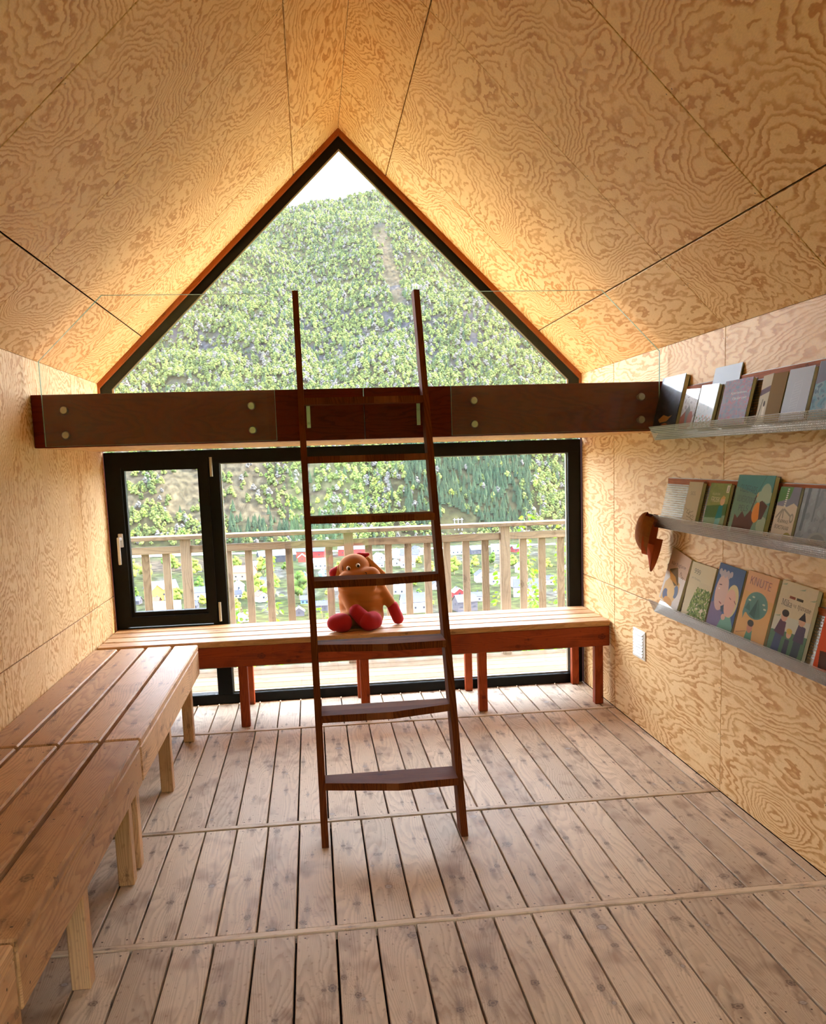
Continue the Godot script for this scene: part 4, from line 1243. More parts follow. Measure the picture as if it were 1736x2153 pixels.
func make_cap() -> void:
	var up := Vector3(-0.80, 0.20, -0.56).normalized()
	var front := Vector3(0.12, -0.99, 0.0)
	front = (front - up * front.dot(up)).normalized()
	var side := up.cross(front)
	var t := thing("cap", "orange brown peaked cap hanging by its strap from the ledge end", "cap", Vector3(1.362, 0.982, 1.352))
	t.basis = Basis(side, up, front)
	# local: y up through the crown, z towards the peak
	var rx := 0.070
	var rz := 0.092
	var hgt := 0.08
	var b := MB.new()
	var inn := MB.new()
	var n := 24
	var rings := 9
	for i in rings:
		for j in n:
			var q: Array[Vector3] = []
			for e in [[i, j], [i, j + 1], [i + 1, j + 1], [i + 1, j]]:
				var th: float = PI / 2 * e[0] / rings
				var ph: float = TAU * e[1] / n
				var k := pow(sin(th), 0.72) if e[0] < rings else 1.0
				var dent := 1.0 - 0.012 * absf(cos(ph * 3.0)) * sin(th)
				q.append(Vector3(cos(ph) * rx * k * dent, hgt * pow(cos(th), 0.8), sin(ph) * rz * k * dent - 0.026 * pow(cos(th), 0.8)))
			# the gap above the strap at the back
			var a := TAU * (j + 0.5) / n
			if sin(a) < -0.9 and i >= rings - 3:
				continue
			b.quad(q[0], q[1], q[2], q[3], Vector2.ZERO, Vector2.ZERO, Vector2.ZERO, Vector2.ZERO, (q[0] + q[2]) / 2 + Vector3(0, 0.001, 0))
			inn.quad(q[0] * 0.975, q[1] * 0.975, q[2] * 0.975, q[3] * 0.975, Vector2.ZERO, Vector2.ZERO, Vector2.ZERO, Vector2.ZERO, -(q[0] + q[2]) / 2)
	part(t, "crown", b.mesh(), M.cap)
	part(t, "lining", inn.mesh(), M.cap_in)
	# sweatband
	b = MB.new()
	for j in n:
		var p := TAU * j / n
		var q := TAU * (j + 1) / n
		if sin((p + q) / 2) < -0.9:
			continue
		b.quad(Vector3(cos(p) * rx * 0.965, 0.0, sin(p) * rz * 0.965), Vector3(cos(q) * rx * 0.965, 0.0, sin(q) * rz * 0.965), Vector3(cos(q) * rx * 0.955, 0.03, sin(q) * rz * 0.955), Vector3(cos(p) * rx * 0.955, 0.03, sin(p) * rz * 0.955))
	part(t, "sweatband", b.mesh(), M.cap_in)
	# peak
	b = MB.new()
	for i in 6:
		for j in 14:
			for s in [[0.0, 1.0], [-0.003, -1.0]]:
				var q: Array[Vector3] = []
				for e in [[i, j], [i, j + 1], [i + 1, j + 1], [i + 1, j]]:
					var a: float = lerpf(0.08 * PI, 0.92 * PI, e[1] / 14.0)
					var f: float = e[0] / 6.0
					var reach: float = 0.066 * pow(maxf(sin((a - 0.08 * PI) / 0.84), 0.0), 0.45) * f
					var x := cos(a) * rx * (1.0 + 0.04 * f)
					q.append(Vector3(x, 0.002 - 0.020 * f - x * x * 1.6 * f + s[0], sin(a) * rz + reach))
				b.quad(q[0], q[1], q[2], q[3], Vector2.ZERO, Vector2.ZERO, Vector2.ZERO, Vector2.ZERO, Vector3(0, s[1], 0))
	part(t, "peak", b.mesh(), M.cap_in)
	b = MB.new()
	for j in 6:
		var p := lerpf(-0.66 * PI, -0.34 * PI, j / 6.0)
		var q := lerpf(-0.66 * PI, -0.34 * PI, (j + 1) / 6.0)
		for k in [1.0, 1.02]:
			b.quad(Vector3(cos(p) * rx * k, 0.0, sin(p) * rz * k), Vector3(cos(q) * rx * k, 0.0, sin(q) * rz * k), Vector3(cos(q) * rx * k, 0.016, sin(q) * rz * k), Vector3(cos(p) * rx * k, 0.016, sin(p) * rz * k))
	part(t, "strap", b.mesh(), M.cap)
	b = MB.new()
	b.ball(Vector3(0, hgt, -0.026), Vector3(0.007, 0.004, 0.007), 5, 8)
	part(t, "button", b.mesh(), M.cap)

# ------------------------------------------------------------------ outside: balcony, valley, village, mountain
func make_balcony() -> void:
	var d := thing("balcony_deck", "sunlit weathered timber deck outside the view window", "deck", Vector3(0.12, -0.03, -0.64), "", "structure")
	for k in 8:
		board(d, "deck_board", Vector3(5.2, 0.028, 0.119), Vector3(0, -0.014, 0.485 - 0.1255 * k), 0, M.deck, 0.004, 0.1, 1.2)
	for x in [-2.3, -1.1, 0.1, 1.3, 2.3]:
		board(d, "joist", Vector3(0.048, 0.15, 1.0), Vector3(x, -0.104, 0.04), 2, M.weather, 0.002, 0.1, 1.2)
	var r := thing("balcony_railing", "weathered wooden balcony railing with upright balusters", "railing", Vector3(0.12, -0.03, -1.05))
	board(r, "handrail", Vector3(5.2, 0.026, 0.12), Vector3(0, 0.911, 0.0), 0, M.weather, 0.003, 0.1, 1.2)
	board(r, "lower_rail", Vector3(5.2, 0.048, 0.034), Vector3(0, 0.83, 0.0), 0, M.weather, 0.003, 0.1, 1.2)
	board(r, "bottom_rail", Vector3(5.2, 0.048, 0.034), Vector3(0, 0.09, 0.0), 0, M.weather, 0.003, 0.1, 1.2)
	for p in [-2, -1, 0, 1, 2]:
		var x0: float = 1.078 * p
		board(r, "post", Vector3(0.064, 0.9, 0.064), Vector3(x0 - 0.001, 0.449, 0.0), 1, M.weather, 0.003, 0.1, 1.2)
		for k in range(1, 8):
			if p == 2 and k > 2:
				break
			board(r, "baluster", Vector3(0.049, 0.79, 0.03), Vector3(x0 + 0.1348 * k, 0.418, -0.03 if k % 2 else -0.0305), 1, M.weather, 0.003, 0.1, 1.2)
	# birch shoots growing up beyond the railing
	for s in [[-0.40, 0.68, -1.62, 34, "leafy birch shoot reaching the rail near the opening sash"], [-0.62, 0.36, -1.3, 22, "short leafy birch shoot low beside the opening sash"], [0.0, 0.3, -1.6, 14, "thin birch shoot behind the plush toy"], [1.23, 0.55, -1.5, 30, "leafy birch shoot at the railing post"], [1.4, 0.45, -1.22, 24, "low bushy birch shoot near the frame end"], [1.52, 0.92, -1.6, 46, "tall leafy birch shoot rising to the handrail"], [1.72, 0.85, -1.7, 44, "tall leafy birch shoot close to the window frame"]]:
		var t := thing("birch_shoot", s[4], "plant", Vector3(s[0], -1.3, s[2]), "birch shoots beyond the railing")
		var b := MB.new()
		var lf := MB.new()
		var hgt: float = s[1] + 1.3
		var p := Vector3.ZERO
		var pts := [p]
		for k in 8:
			p += Vector3(rng.randf_range(-0.025, 0.03), hgt / 8, rng.randf_range(-0.02, 0.02))
			b.bar(pts[-1], p, lerpf(0.008, 0.0015, k / 8.0), lerpf(0.008, 0.0015, (k + 1) / 8.0), 5, false)
			pts.append(p)
		for k in int(s[3]) * 4:
			var f := lerpf(0.42, 1.0, rng.randf())
			var at: Vector3 = (pts[int(f * 7.99)] as Vector3).lerp(pts[int(f * 7.99) + 1], fmod(f * 7.99, 1.0))
			var out := Vector3(rng.randf_range(-1, 1), rng.randf_range(-0.3, 0.6), rng.randf_range(-1, 1)).normalized()
			var e := at + out * rng.randf_range(0.03, 0.12) * (1.3 - f)
			b.bar(at, e, 0.0012, 0.0008, 4, false)
			var dirl := (out + Vector3(0, -0.7, 0)).normalized()
			var sd := dirl.cross(Vector3(rng.randf_range(-1, 1), rng.randf_range(-0.2, 1), rng.randf_range(-1, 1))).normalized()
			var l := rng.randf_range(0.032, 0.052)
			lf.tint = Color(rng.randf_range(0.10, 0.18), rng.randf_range(0.20, 0.30), rng.randf_range(0.015, 0.03))
			var up := sd.cross(dirl) * l * 0.12
			var q := [e, e + dirl * l * 0.35 + sd * l * 0.36 + up, e + dirl * l * 0.7 + sd * l * 0.26 + up, e + dirl * l, e + dirl * l * 0.7 - sd * l * 0.26 + up, e + dirl * l * 0.35 - sd * l * 0.36 + up]
			var m: Vector3 = e + dirl * l * 0.5
			for i in 6:
				lf.tri(m, q[i], q[(i + 1) % 6])
		part(t, "stem", b.mesh(), M.bark)
		part(t, "foliage", lf.mesh(true), M.leaf)

func slope_y(x: float, d: float) -> float:
	var foot := 957.0 + 25.0 * sin(x * 0.004)
	var crest: float = 1860.0
	var f := clampf((d - foot) / (crest - foot), -0.2, 1.25)
	var top := 0.262 * crest + 87.0 + 0.16 * (x / d * 1860.0) + hill.get_noise_2d(x * 0.8, 0.0) * 16.0
	if f <= 0.0:
		return VALLEY
	var y := VALLEY + top * (f + 0.08 * sin(f * 9.0) * f * (1.0 - f)) if f < 1.0 else VALLEY + top * (1.0 - (f - 1.0) * 1.5)
	y += (hill.get_noise_2d(x, d) * 26.0 + rough.get_noise_2d(x, d) * 7.0) * smoothstep(0.0, 0.08, f) * (1.0 - 0.6 * smoothstep(0.9, 1.0, f))
	return y

func rockiness(x: float, d: float) -> float:
	var s := x / d
	var band := exp(-pow((d - 1380.0) / 120.0, 2.0)) * (1.0 - smoothstep(0.22, 0.34, absf(s - 0.05)))
	return clampf(band * 0.75 + rough.get_noise_2d(x * 1.6 + 90.0, d * 1.6) * 0.9 - 0.18, 0.0, 1.0)

var hill := FastNoiseLite.new()
var rough := FastNoiseLite.new()

func ground_color(x: float, d: float) -> Color:
	var s := x / d
	var n := rough.get_noise_2d(x * 2.2, d * 2.2)
	if d < 957.0:
		if d < 420.0:
			return Color(0.018, 0.030, 0.007).lerp(Color(0.036, 0.046, 0.012), n * 0.5 + 0.5)
		var sandy := smoothstep(790.0, 800.0, d) * (1.0 - smoothstep(890.0, 900.0, d)) * (1.0 - smoothstep(-0.07, -0.05, s))
		var c := Color(0.036, 0.064, 0.009).lerp(Color(0.075, 0.086, 0.029), clampf(n * 0.9 + 0.5, 0.0, 1.0))
		if n > 0.28 and d < 900.0:
			c = Color(0.098, 0.098, 0.093)
		c = c.lerp(Color(0.093, 0.071, 0.048), sandy)
		return c
	var soil := Color(0.102, 0.080, 0.049).lerp(Color(0.138, 0.117, 0.068), n * 0.5 + 0.5)
	var grass := Color(0.038, 0.047, 0.014).lerp(Color(0.067, 0.067, 0.022), n * 0.5 + 0.5)
	var clear := (1.0 - smoothstep(0.0, 0.06, s)) * smoothstep(985.0, 1005.0, d) * (1.0 - smoothstep(1120.0, 1190.0, d))
	var c := grass.lerp(soil, clampf(0.35 + clear + n * 0.4, 0.0, 1.0))
	# the cable cutting: a bare strip up the slope
	var strip := absf(s - (0.115 - (d - 1270.0) * 0.000085)) * d
	c = c.lerp(Color(0.134, 0.101, 0.057), (1.0 - smoothstep(7.0, 14.0, strip)) * smoothstep(1430.0, 1480.0, d) * (1.0 - smoothstep(1640.0, 1700.0, d)))
	var rk := rockiness(x, d)
	return c.lerp(Color(0.030, 0.031, 0.044).lerp(Color(0.085, 0.082, 0.095), clampf(n + 0.5, 0.0, 1.0)), smoothstep(0.3, 0.5, rk))

func terrain(rows: Array, cols: int, yf: Callable) -> ArrayMesh:
	var vs := PackedVector3Array()
	var cs := PackedColorArray()
	var ix := PackedInt32Array()
	for d in rows:
		for k in cols + 1:
			var x: float = d * lerpf(-0.62, 0.72, float(k) / cols)
			vs.append(Vector3(x, yf.call(x, d), -d))
			cs.append(ground_color(x, d))
	for j in rows.size() - 1:
		for k in cols:
			var a := j * (cols + 1) + k
			ix.append_array(PackedInt32Array([a, a + cols + 1, a + 1, a + 1, a + cols + 1, a + cols + 2]))
	var st := SurfaceTool.new()
	st.begin(Mesh.PRIMITIVE_TRIANGLES)
	for k in vs.size():
		st.set_color(cs[k])
		st.add_vertex(vs[k])
	for k in ix:
		st.add_index(k)
	st.generate_normals()
	return st.commit()

func crown_mesh(seed_: int, spruce: bool) -> ArrayMesh:
	var r := RandomNumberGenerator.new()
	r.seed = seed_
	var b := MB.new()
	if spruce:
		for k in 5:
			var y0 := 0.1 + 0.165 * k
			var y1 := minf(1.0, y0 + 0.36)
			var rad := lerpf(0.21, 0.06, k / 4.0)
			for i in 8:
				var p := TAU * i / 8 + k * 0.4
				var q := TAU * (i + 1) / 8 + k * 0.4
				var rp := rad * (1.0 + 0.25 * sin(i * 2.7 + k))
				var rq := rad * (1.0 + 0.25 * sin((i + 1) % 8 * 2.7 + k))
				b.tri(Vector3(cos(p) * rp, y0 - 0.02 * (i % 2), sin(p) * rp), Vector3(0, y1, 0), Vector3(cos(q) * rq, y0 - 0.02 * ((i + 1) % 2), sin(q) * rq), Vector2.ZERO, Vector2.ZERO, Vector2.ZERO, Vector3(cos(p), 0.3, sin(p)))
	else:
		for k in 15:
			var f := k / 14.0
			var at := Vector3(r.randf_range(-0.27, 0.27), 0.26 + 0.6 * f, r.randf_range(-0.27, 0.27)) * Vector3(1.0 - f * 0.6, 1, 1.0 - f * 0.6)
			var rr := lerpf(0.17, 0.10, f) * r.randf_range(0.75, 1.2)
			b.ball(at, Vector3(rr, rr * 0.95, rr), 4, 6, Basis(Vector3.UP, r.randf() * 6.0))
		for k in b.v.size():
			var h := fposmod(sin(b.v[k].dot(Vector3(127.1, 311.7, 74.7))) * 43758.5, 1.0) - 0.5
			b.v[k] += b.n[k] * h * 0.10
	return b.mesh()

func tree(label: String, called: String, at: Vector3, h: float, w: float, crown: Mesh, mat: Material, group: String) -> void:
	var t := thing(called, label, "tree", at, group)
	t.rotation.y = rng.randf() * TAU
	part(t, "crown", crown, mat, Vector3.ZERO, Basis.from_scale(Vector3(w, h, w)))
	part(t, "trunk", M.trunk_mesh, M.bark, Vector3.ZERO, Basis.from_scale(Vector3(h * 0.5, h * 0.5, h * 0.5)))

var lone: Array[Vector3] = []
func alone(x: float, d: float, w: float) -> bool:
	for p in lone:
		if Vector2(p.x - x, p.y - d).length() < (p.z + w) * 0.36:
			return false
	lone.append(Vector3(x, d, w))
	return true

func house(label: String, called: String, group: String, at: Vector3, w: float, d: float, h: float, rh: float, wall: Material, roof: Material, yaw: float, wins: int) -> Node3D:
	var t := thing(called, label, "house", at, group)
	t.rotation.y = yaw
	var b := MB.new()
	b.slab(PackedVector2Array([Vector2(-d / 2, 0), Vector2(d / 2, 0), Vector2(d / 2, h), Vector2(0, h + rh), Vector2(-d / 2, h)]), -w / 2, w / 2)
	part(t, "walls", b.mesh(), wall, Vector3.ZERO, Basis(Vector3.UP, PI / 2))
	b = MB.new()
	var e := 0.45
	var k := rh / (d / 2)
	for s in [-1.0, 1.0]:
		b.slab(PackedVector2Array([Vector2(0, h + rh + 0.05), Vector2(s * (d / 2 + e), h - e * k + 0.05), Vector2(s * (d / 2 + e), h - e * k + 0.3), Vector2(0, h + rh + 0.35)]), -w / 2 - e, w / 2 + e)
	part(t, "roof", b.mesh(), roof, Vector3.ZERO, Basis(Vector3.UP, PI / 2))
	for q in wins:
		var x := (float(q) + 0.5) / wins * w - w / 2
		part(t, "window", bx(Vector3(minf(1.3, w / wins * 0.5), 1.3, 0.12)), M.far_glass, Vector3(x, h * 0.5, d / 2 + 0.02))
	for s in [-1.0, 1.0]:
		part(t, "window", bx(Vector3(0.12, 1.4, 1.2)), M.far_glass, Vector3(s * (w / 2 + 0.02), h * 0.75, 0))
	part(t, "chimney", bx(Vector3(0.7, 1.6, 0.7)), M.far_slate, Vector3(w * 0.18, h + rh + 0.2, -0.3))
	return t

func make_outside() -> void:
	hill.seed = 5
	hill.frequency = 0.0045
	hill.fractal_octaves = 3
	rough.seed = 9
	rough.frequency = 0.02
	rough.fractal_octaves = 4
	var rows := []
	for k in 75:
		rows.append(950.0 + 13.2 * k)
	single("mountain", "steep forested mountainside across the valley", "mountain", terrain(rows, 110, slope_y), M.land, Vector3.ZERO, "", "structure")
	var rows2 := []
	for k in 40:
		rows2.append(2.4 + 957.6 * pow(k / 39.0, 1.6))
	single("valley_ground", "green valley floor with fields below the balcony", "ground", terrain(rows2, 90, func(x: float, d: float) -> float: return maxf(VALLEY, -1.6 - (d - 2.4) * 0.34 - rough.get_noise_2d(x, d) * minf(d * 0.02, 1.0)) - (0.4 if d > 950.0 else 0.0)), M.land, Vector3.ZERO, "", "structure")
	var rb := MB.new()
	for k in 30:
		var x0 := -560.0 + k * 40.0
		var x1 := x0 + 40.0
		var f := func(x: float) -> float: return -908.0 + x * 0.10 + 9.0 * sin(x * 0.011)
		rb.quad(Vector3(x0, VALLEY + 0.5, f.call(x0)), Vector3(x1, VALLEY + 0.5, f.call(x1)), Vector3(x1, VALLEY + 0.5, f.call(x1) - 15.0), Vector3(x0, VALLEY + 0.5, f.call(x0) - 15.0), Vector2.ZERO, Vector2.ZERO, Vector2.ZERO, Vector2.ZERO, Vector3.UP)
	single("valley_road", "pale road running along the foot of the mountain", "road", rb.mesh(), M.far_white, Vector3.ZERO, "", "structure")
	# the ground behind the hut, seen through the door
	var up := MB.new()
	up.quad(Vector3(-14, -0.15, ZBACK + 0.35), Vector3(14, -0.15, ZBACK + 0.35), Vector3(20, 9.0, 34), Vector3(-20, 9.0, 34), Vector2.ZERO, Vector2.ZERO, Vector2.ZERO, Vector2.ZERO, Vector3.UP)
	single("grass_bank", "grassy bank rising behind the hut entrance", "ground", up.mesh(), M.grass, Vector3.ZERO, "", "structure")
	# forest
	var crowns: Array[Mesh] = []
	for k in 4:
		crowns.append(crown_mesh(60 + k, false))
	var spruce := crown_mesh(80, true)
	var tb := MB.new()
	tb.bar(Vector3(0, -0.05, 0), Vector3(0, 0.8, 0), 0.035, 0.02, 6, false)
	M.trunk_mesh = tb.mesh()
	var single_n := {"leaf": 0, "spruce": 0}
	var bag: Array[Array] = [[], [], [], [], []]
	var tint: Array[Array] = [[], [], [], [], []]
	for k in 85000:
		var d := sqrt(lerpf(957.0 * 957.0, 1960.0 * 1960.0, rng.randf()))
		var s := rng.randf_range(-0.36, 0.45)
		var x := s * d
		var grove := rough.get_noise_2d(x * 0.7 - 300.0, d * 0.7)
		var clear := (1.0 - smoothstep(0.0, 0.05, s)) * smoothstep(990.0, 1005.0, d) * (1.0 - smoothstep(1110.0, 1170.0, d))
		var strip := absf(s - (0.115 - (d - 1270.0) * 0.000085)) * d
		var dens := 0.86 + grove * 0.4 - clear * 0.66 - rockiness(x, d) * 0.6 - (0.9 if strip < 10.0 and d > 1440.0 and d < 1680.0 else 0.0)
		if d < 985.0:
			dens -= 0.35
		if (Vector2(x - 154.6, d - 985.0).length() < 22.0):
			continue
		if rng.randf() > dens:
			continue
		var y := slope_y(x, d) - 0.6
		var dark := (s > 0.10 and s < 0.24 and d > 985.0 and d < 1110.0) or (s > -0.09 and s < 0.03 and d > 962.0 and d < 1012.0)
		var is_spruce := rng.randf() < (0.9 if dark else 0.05)
		var h := rng.randf_range(6.0, 11.0) * (1.4 if is_spruce else 1.0) * (1.0 if d < 1500.0 else 0.8)
		var w := h * (rng.randf_range(0.85, 1.2) if not is_spruce else 1.0)
		var col: Color
		if is_spruce:
			col = Color(0.013, 0.027, 0.014).lerp(Color(0.025, 0.043, 0.022), rng.randf())
		else:
			var leafing := rng.randf()      # how far each tree is in leaf
			col = Color(0.024, 0.040, 0.012).lerp(Color(0.112, 0.132, 0.034), leafing)
			if rng.randf() < 0.18:
				col = Color(0.085, 0.08, 0.074)
		if d < 1090.0 and s > -0.25 and s < 0.34 and single_n["spruce" if is_spruce else "leaf"] < (80 if is_spruce else 150) and rng.randf() < 0.7 and alone(x, d, w):
			single_n["spruce" if is_spruce else "leaf"] += 1
			if is_spruce:
				tree(("tall " if h > 17.0 else "small ") + "dark green spruce standing in the forest at the mountain foot", "spruce_tree", Vector3(x, y, -d), h, w, spruce, M.tree_dark, "spruces at the mountain foot")
			else:
				tree((["yellow green", "mid green", "pale lime"][k % 3]) + (" tall" if h > 12.0 else " low") + " leafy tree at the foot of the mountain forest", "leafy_tree", Vector3(x, y, -d), h, w, crowns[k % 4], [M.tree_a, M.tree_b, M.tree_c][k % 3], "leafy trees at the mountain foot")
			continue
		var slot := 4 if is_spruce else k % 4
		bag[slot].append(Transform3D(Basis(Vector3.UP, rng.randf() * TAU) * Basis.from_scale(Vector3(w, h, w)), Vector3(x, y, -d)))
		tint[slot].append(col)
	for q in 5:
		var mm := MultiMesh.new()
		mm.transform_format = MultiMesh.TRANSFORM_3D
		mm.use_colors = true
		mm.mesh = crowns[q] if q < 4 else spruce
		mm.instance_count = bag[q].size()
		for k in bag[q].size():
			mm.set_instance_transform(k, bag[q][k])
			mm.set_instance_color(k, tint[q][k])
		var mi := MultiMeshInstance3D.new()
		mi.name = numbered("mountain_forest")
		mi.multimesh = mm
		mi.material_override = M.forest
		add_child(mi)
		tag(mi, ["round crowned", "broad crowned", "narrow crowned", "bushy", "dark spiky"][q] + " trees of the forest covering the mountainside", "forest", "mountain forest", "stuff")
	# the haze in the valley air
	var fog := FogVolume.new()
	fog.name = "valley_haze"
	fog.shape = RenderingServer.FOG_VOLUME_SHAPE_BOX
	fog.size = Vector3(2600, 900, 1500)
	fog.position = Vector3(60, 330, -1150)
	var fm := FogMaterial.new()
	fm.density = 0.000013
	fm.albedo = Color8(226, 234, 246)
	fog.material = fm
	add_child(fog)
	tag(fog, "thin pale haze in the air over the valley", "haze", "", "stuff")
	# village
	var H := [[-35.0,-839.4,33.2,0.30,"black","metal","x","hall"],[-11.9,-829.6,8.9,0.50,"red","pale","z","barn"],[-4.0,-864.0,28.2,0.35,"red","slate","x","barn"],[-52.6,-796.8,7.4,0.50,"pale","blue","x","white"],[-54.9,-719.1,15.6,0.45,"peach","coral","x","peach"],[-40.4,-654.2,11.2,0.50,"white","slate","x","white"],[-54.0,-644.4,9.3,0.60,"white","pale","z","white"],[-53.2,-621.1,5.2,0.40,"white","slate","x","white"],[-36.5,-598.2,8.4,0.50,"white","brown","z","white"],[-9.3,-701.8,6.1,0.60,"blue","slate","z","blue"],[5.8,-716.9,5.1,0.60,"blue","pale","z","blue"],[3.8,-770.3,11.0,0.50,"white","blue","x","white"],[2.3,-548.3,7.4,0.50,"slate","slate","x","slate"],[-8.2,-580.4,4.5,0.50,"blue","slate","x","blue"],[-11.1,-533.3,6.1,0.50,"slate","pale","z","slate"],[-42.3,-523.3,5.4,0.50,"white","pale","x","white"],[34.8,-869.2,25.5,0.30,"red","blue","x","barn"],[55.6,-808.9,9.0,0.50,"white","pale","z","white"],[51.7,-761.4,7.7,0.45,"white","slate","x","white"],[74.0,-825.6,10.8,0.50,"white","pale","z","white"],[93.4,-847.6,10.2,0.50,"white","slate","z","white"],[81.5,-793.9,16.0,0.45,"white","slate","x","white"],[75.2,-751.8,11.7,0.45,"white","coral","x","redroof"],[66.6,-765.7,6.5,0.50,"white","pale","z","white"],[53.7,-601.8,8.3,0.50,"white","pale","x","white"],[55.6,-527.3,14.9,0.50,"white","slate","x","white"],[88.5,-572.2,8.1,0.50,"red","pale","z","redwhite"],[84.8,-521.3,12.0,0.50,"slate","slate","x","slate"],[97.1,-554.8,6.8,0.50,"pale","slate","x","white"],[116.4,-641.6,10.6,0.50,"white","slate","z","white"],[123.8,-627.2,9.5,0.50,"white","pale","x","white"],[129.2,-836.0,11.6,0.40,"pale","metal","x","hall2"],[145.8,-833.0,11.1,0.40,"slate","metal","x","hall2"],[163.8,-824.9,8.5,0.90,"pale","blue","x","hall2"],[184.8,-833.6,8.6,0.40,"red","slate","x","redsmall"],[154.2,-683.5,4.8,1.00,"white","pale","z","white"],[131.7,-565.7,16.3,0.45,"white","slate","x","white"],[135.7,-607.7,8.6,0.50,"white","pale","x","white"],[188.6,-673.0,4.7,0.60,"white","pale","z","white"],[-79.3,-621.3,10.7,0.50,"white","slate","x","white"],[-100.2,-791.1,9.1,0.50,"white","slate","z","white"],[-103.9,-606.5,5.1,0.50,"brown","brown","x","shed"],[-93.6,-570.3,20.2,0.10,"white","pale","x","white"],[-76.6,-579.7,3.6,0.50,"slate","slate","x","slate"],[-117.0,-612.9,5.1,0.50,"slate","slate","x","slate"],[28.6,-696.2,10.6,0.50,"white","slate","x","white"],[14.5,-634.5,7.2,0.50,"white","blue","z","white"],[80.7,-615.5,7.8,0.50,"white","slate","z","white"],[157.9,-612.0,7.7,0.50,"white","slate","x","white"],[-79.9,-737.6,8.4,0.50,"white","slate","x","white"]]
	var wallm := {"white": M.far_white, "red": M.far_red, "pale": M.far_pale, "blue": M.far_blue, "slate": M.far_slate, "black": M.far_black, "peach": M.far_peach, "brown": M.far_brown}
	var roofm := {"pale": M.far_pale, "slate": M.far_slate, "blue": M.far_bluegrey, "metal": M.far_metal, "coral": M.far_coral, "brown": M.far_brown}
	var words := {"white": "white", "red": "red", "pale": "pale grey", "blue": "blue", "slate": "slate grey", "black": "black", "peach": "peach coloured", "brown": "brown"}
	var rwords := {"pale": "pale", "slate": "slate grey", "blue": "bluish", "metal": "grey metal", "coral": "coral red", "brown": "brown"}
	for e in H:
		var w: float = maxf(e[2], 5.0)
		var yaw := rng.randf_range(-0.3, 0.3)
		if e[6] == "z":
			yaw += PI / 2 + 0.25
		var dd := clampf(w * 0.8, 6.0, 12.0)
		var hh: float = clampf(w * e[3], 2.8, 6.5)
		house("%s %s with a %s roof, %s, in the valley village" % [words[e[4]], "long barn" if e[7] == "barn" or e[7] == "hall" else "house", rwords[e[5]], "gable towards the hut" if e[6] == "z" else "ridge along the valley"], "village_barn" if e[7] == "barn" or e[7] == "hall" else "village_house", "houses of the valley village", Vector3(e[0], VALLEY - 0.3, e[1]), w, dd, hh, dd * 0.36, wallm[e[4]], roofm[e[5]], yaw, 3 if w > 9.0 else 2)
	# the yellow farmhouse with two gables
	var yh := house("large yellow house with a grey roof and two gables below the sash", "yellow_house", "", Vector3(-104.0, VALLEY, -630.0), 20.0, 10.0, 7.6, 4.6, M.far_yellow, M.far_metal, 0.5, 5)
	var b := MB.new()
	b.slab(PackedVector2Array([Vector2(-3.6, 0), Vector2(3.6, 0), Vector2(3.6, 7.6), Vector2(0, 10.9), Vector2(-3.6, 7.6)]), 4.4, 8.5)
	part(yh, "wing_walls", b.mesh(), M.far_yellow, Vector3(-5.5, 0, 0))
	b = MB.new()
	for s in [-1.0, 1.0]:
		b.slab(PackedVector2Array([Vector2(0, 11.0), Vector2(s * 4.1, 7.3), Vector2(s * 4.1, 7.6), Vector2(0, 11.3)]), 3.0, 9.0)
	part(yh, "wing_roof", b.mesh(), M.far_metal, Vector3(-5.5, 0, 0))
	part(yh, "door", bx(Vector3(1.6, 2.8, 0.2)), M.far_blue, Vector3(1.0, 1.4, 5.05))
	var T := [[-135.6,-757.4,15.2],[-143.5,-740.7,17.6],[-128.3,-820.2,15.2],[-120.2,-802.6,14.1],[-97.6,-766.6,13.5],[-83.4,-669.6,10.4],[-89.7,-607.9,10.7],[-72.9,-592.0,7.7],[-122.8,-636.2,9.2],[-66.6,-791.7,12.3],[-43.1,-758.3,14.1],[-25.2,-764.6,7.9],[-40.2,-618.1,16.5],[-50.3,-578.7,6.6],[-11.6,-596.6,18.9],[104.2,-687.9,14.9],[127.5,-730.4,9.8],[144.4,-744.7,10.8],[157.0,-718.3,10.4],[85.3,-762.6,8.4],[113.9,-678.1,8.4],[67.4,-635.2,5.9],[17.7,-731.1,9.8],[12.0,-682.3,8.5],[40.1,-738.6,9.2],[87.9,-703.5,10.2],[90.8,-658.2,8.8],[162.7,-692.9,9.3],[179.4,-699.1,8.7],[-84.9,-824.8,12.8],[-87.4,-789.5,11.4],[152.5,-635.0,7.2],[193.9,-710.0,10.3],[-29.7,-676.0,9.1],[7.0,-602.5,6.9],[64.7,-582.6,6.0],[67.2,-541.7,6.2],[107.5,-578.5,6.0],[-88.8,-659.1,9.5],[-115.7,-641.8,6.2],[-47.2,-606.0,6.3]]
	for k in T.size():
		var e: Array = T[k]
		tree((["yellow green", "lime", "deep green"][k % 3]) + (" tall" if e[2] > 10.0 else " small") + " garden tree between the village houses", "garden_tree", Vector3(e[0], VALLEY - 0.3, e[1]), e[2] * 1.05, e[2] * 1.1, crowns[k % 4], [M.tree_a, M.tree_c, M.tree_d][k % 3], "garden trees of the village")
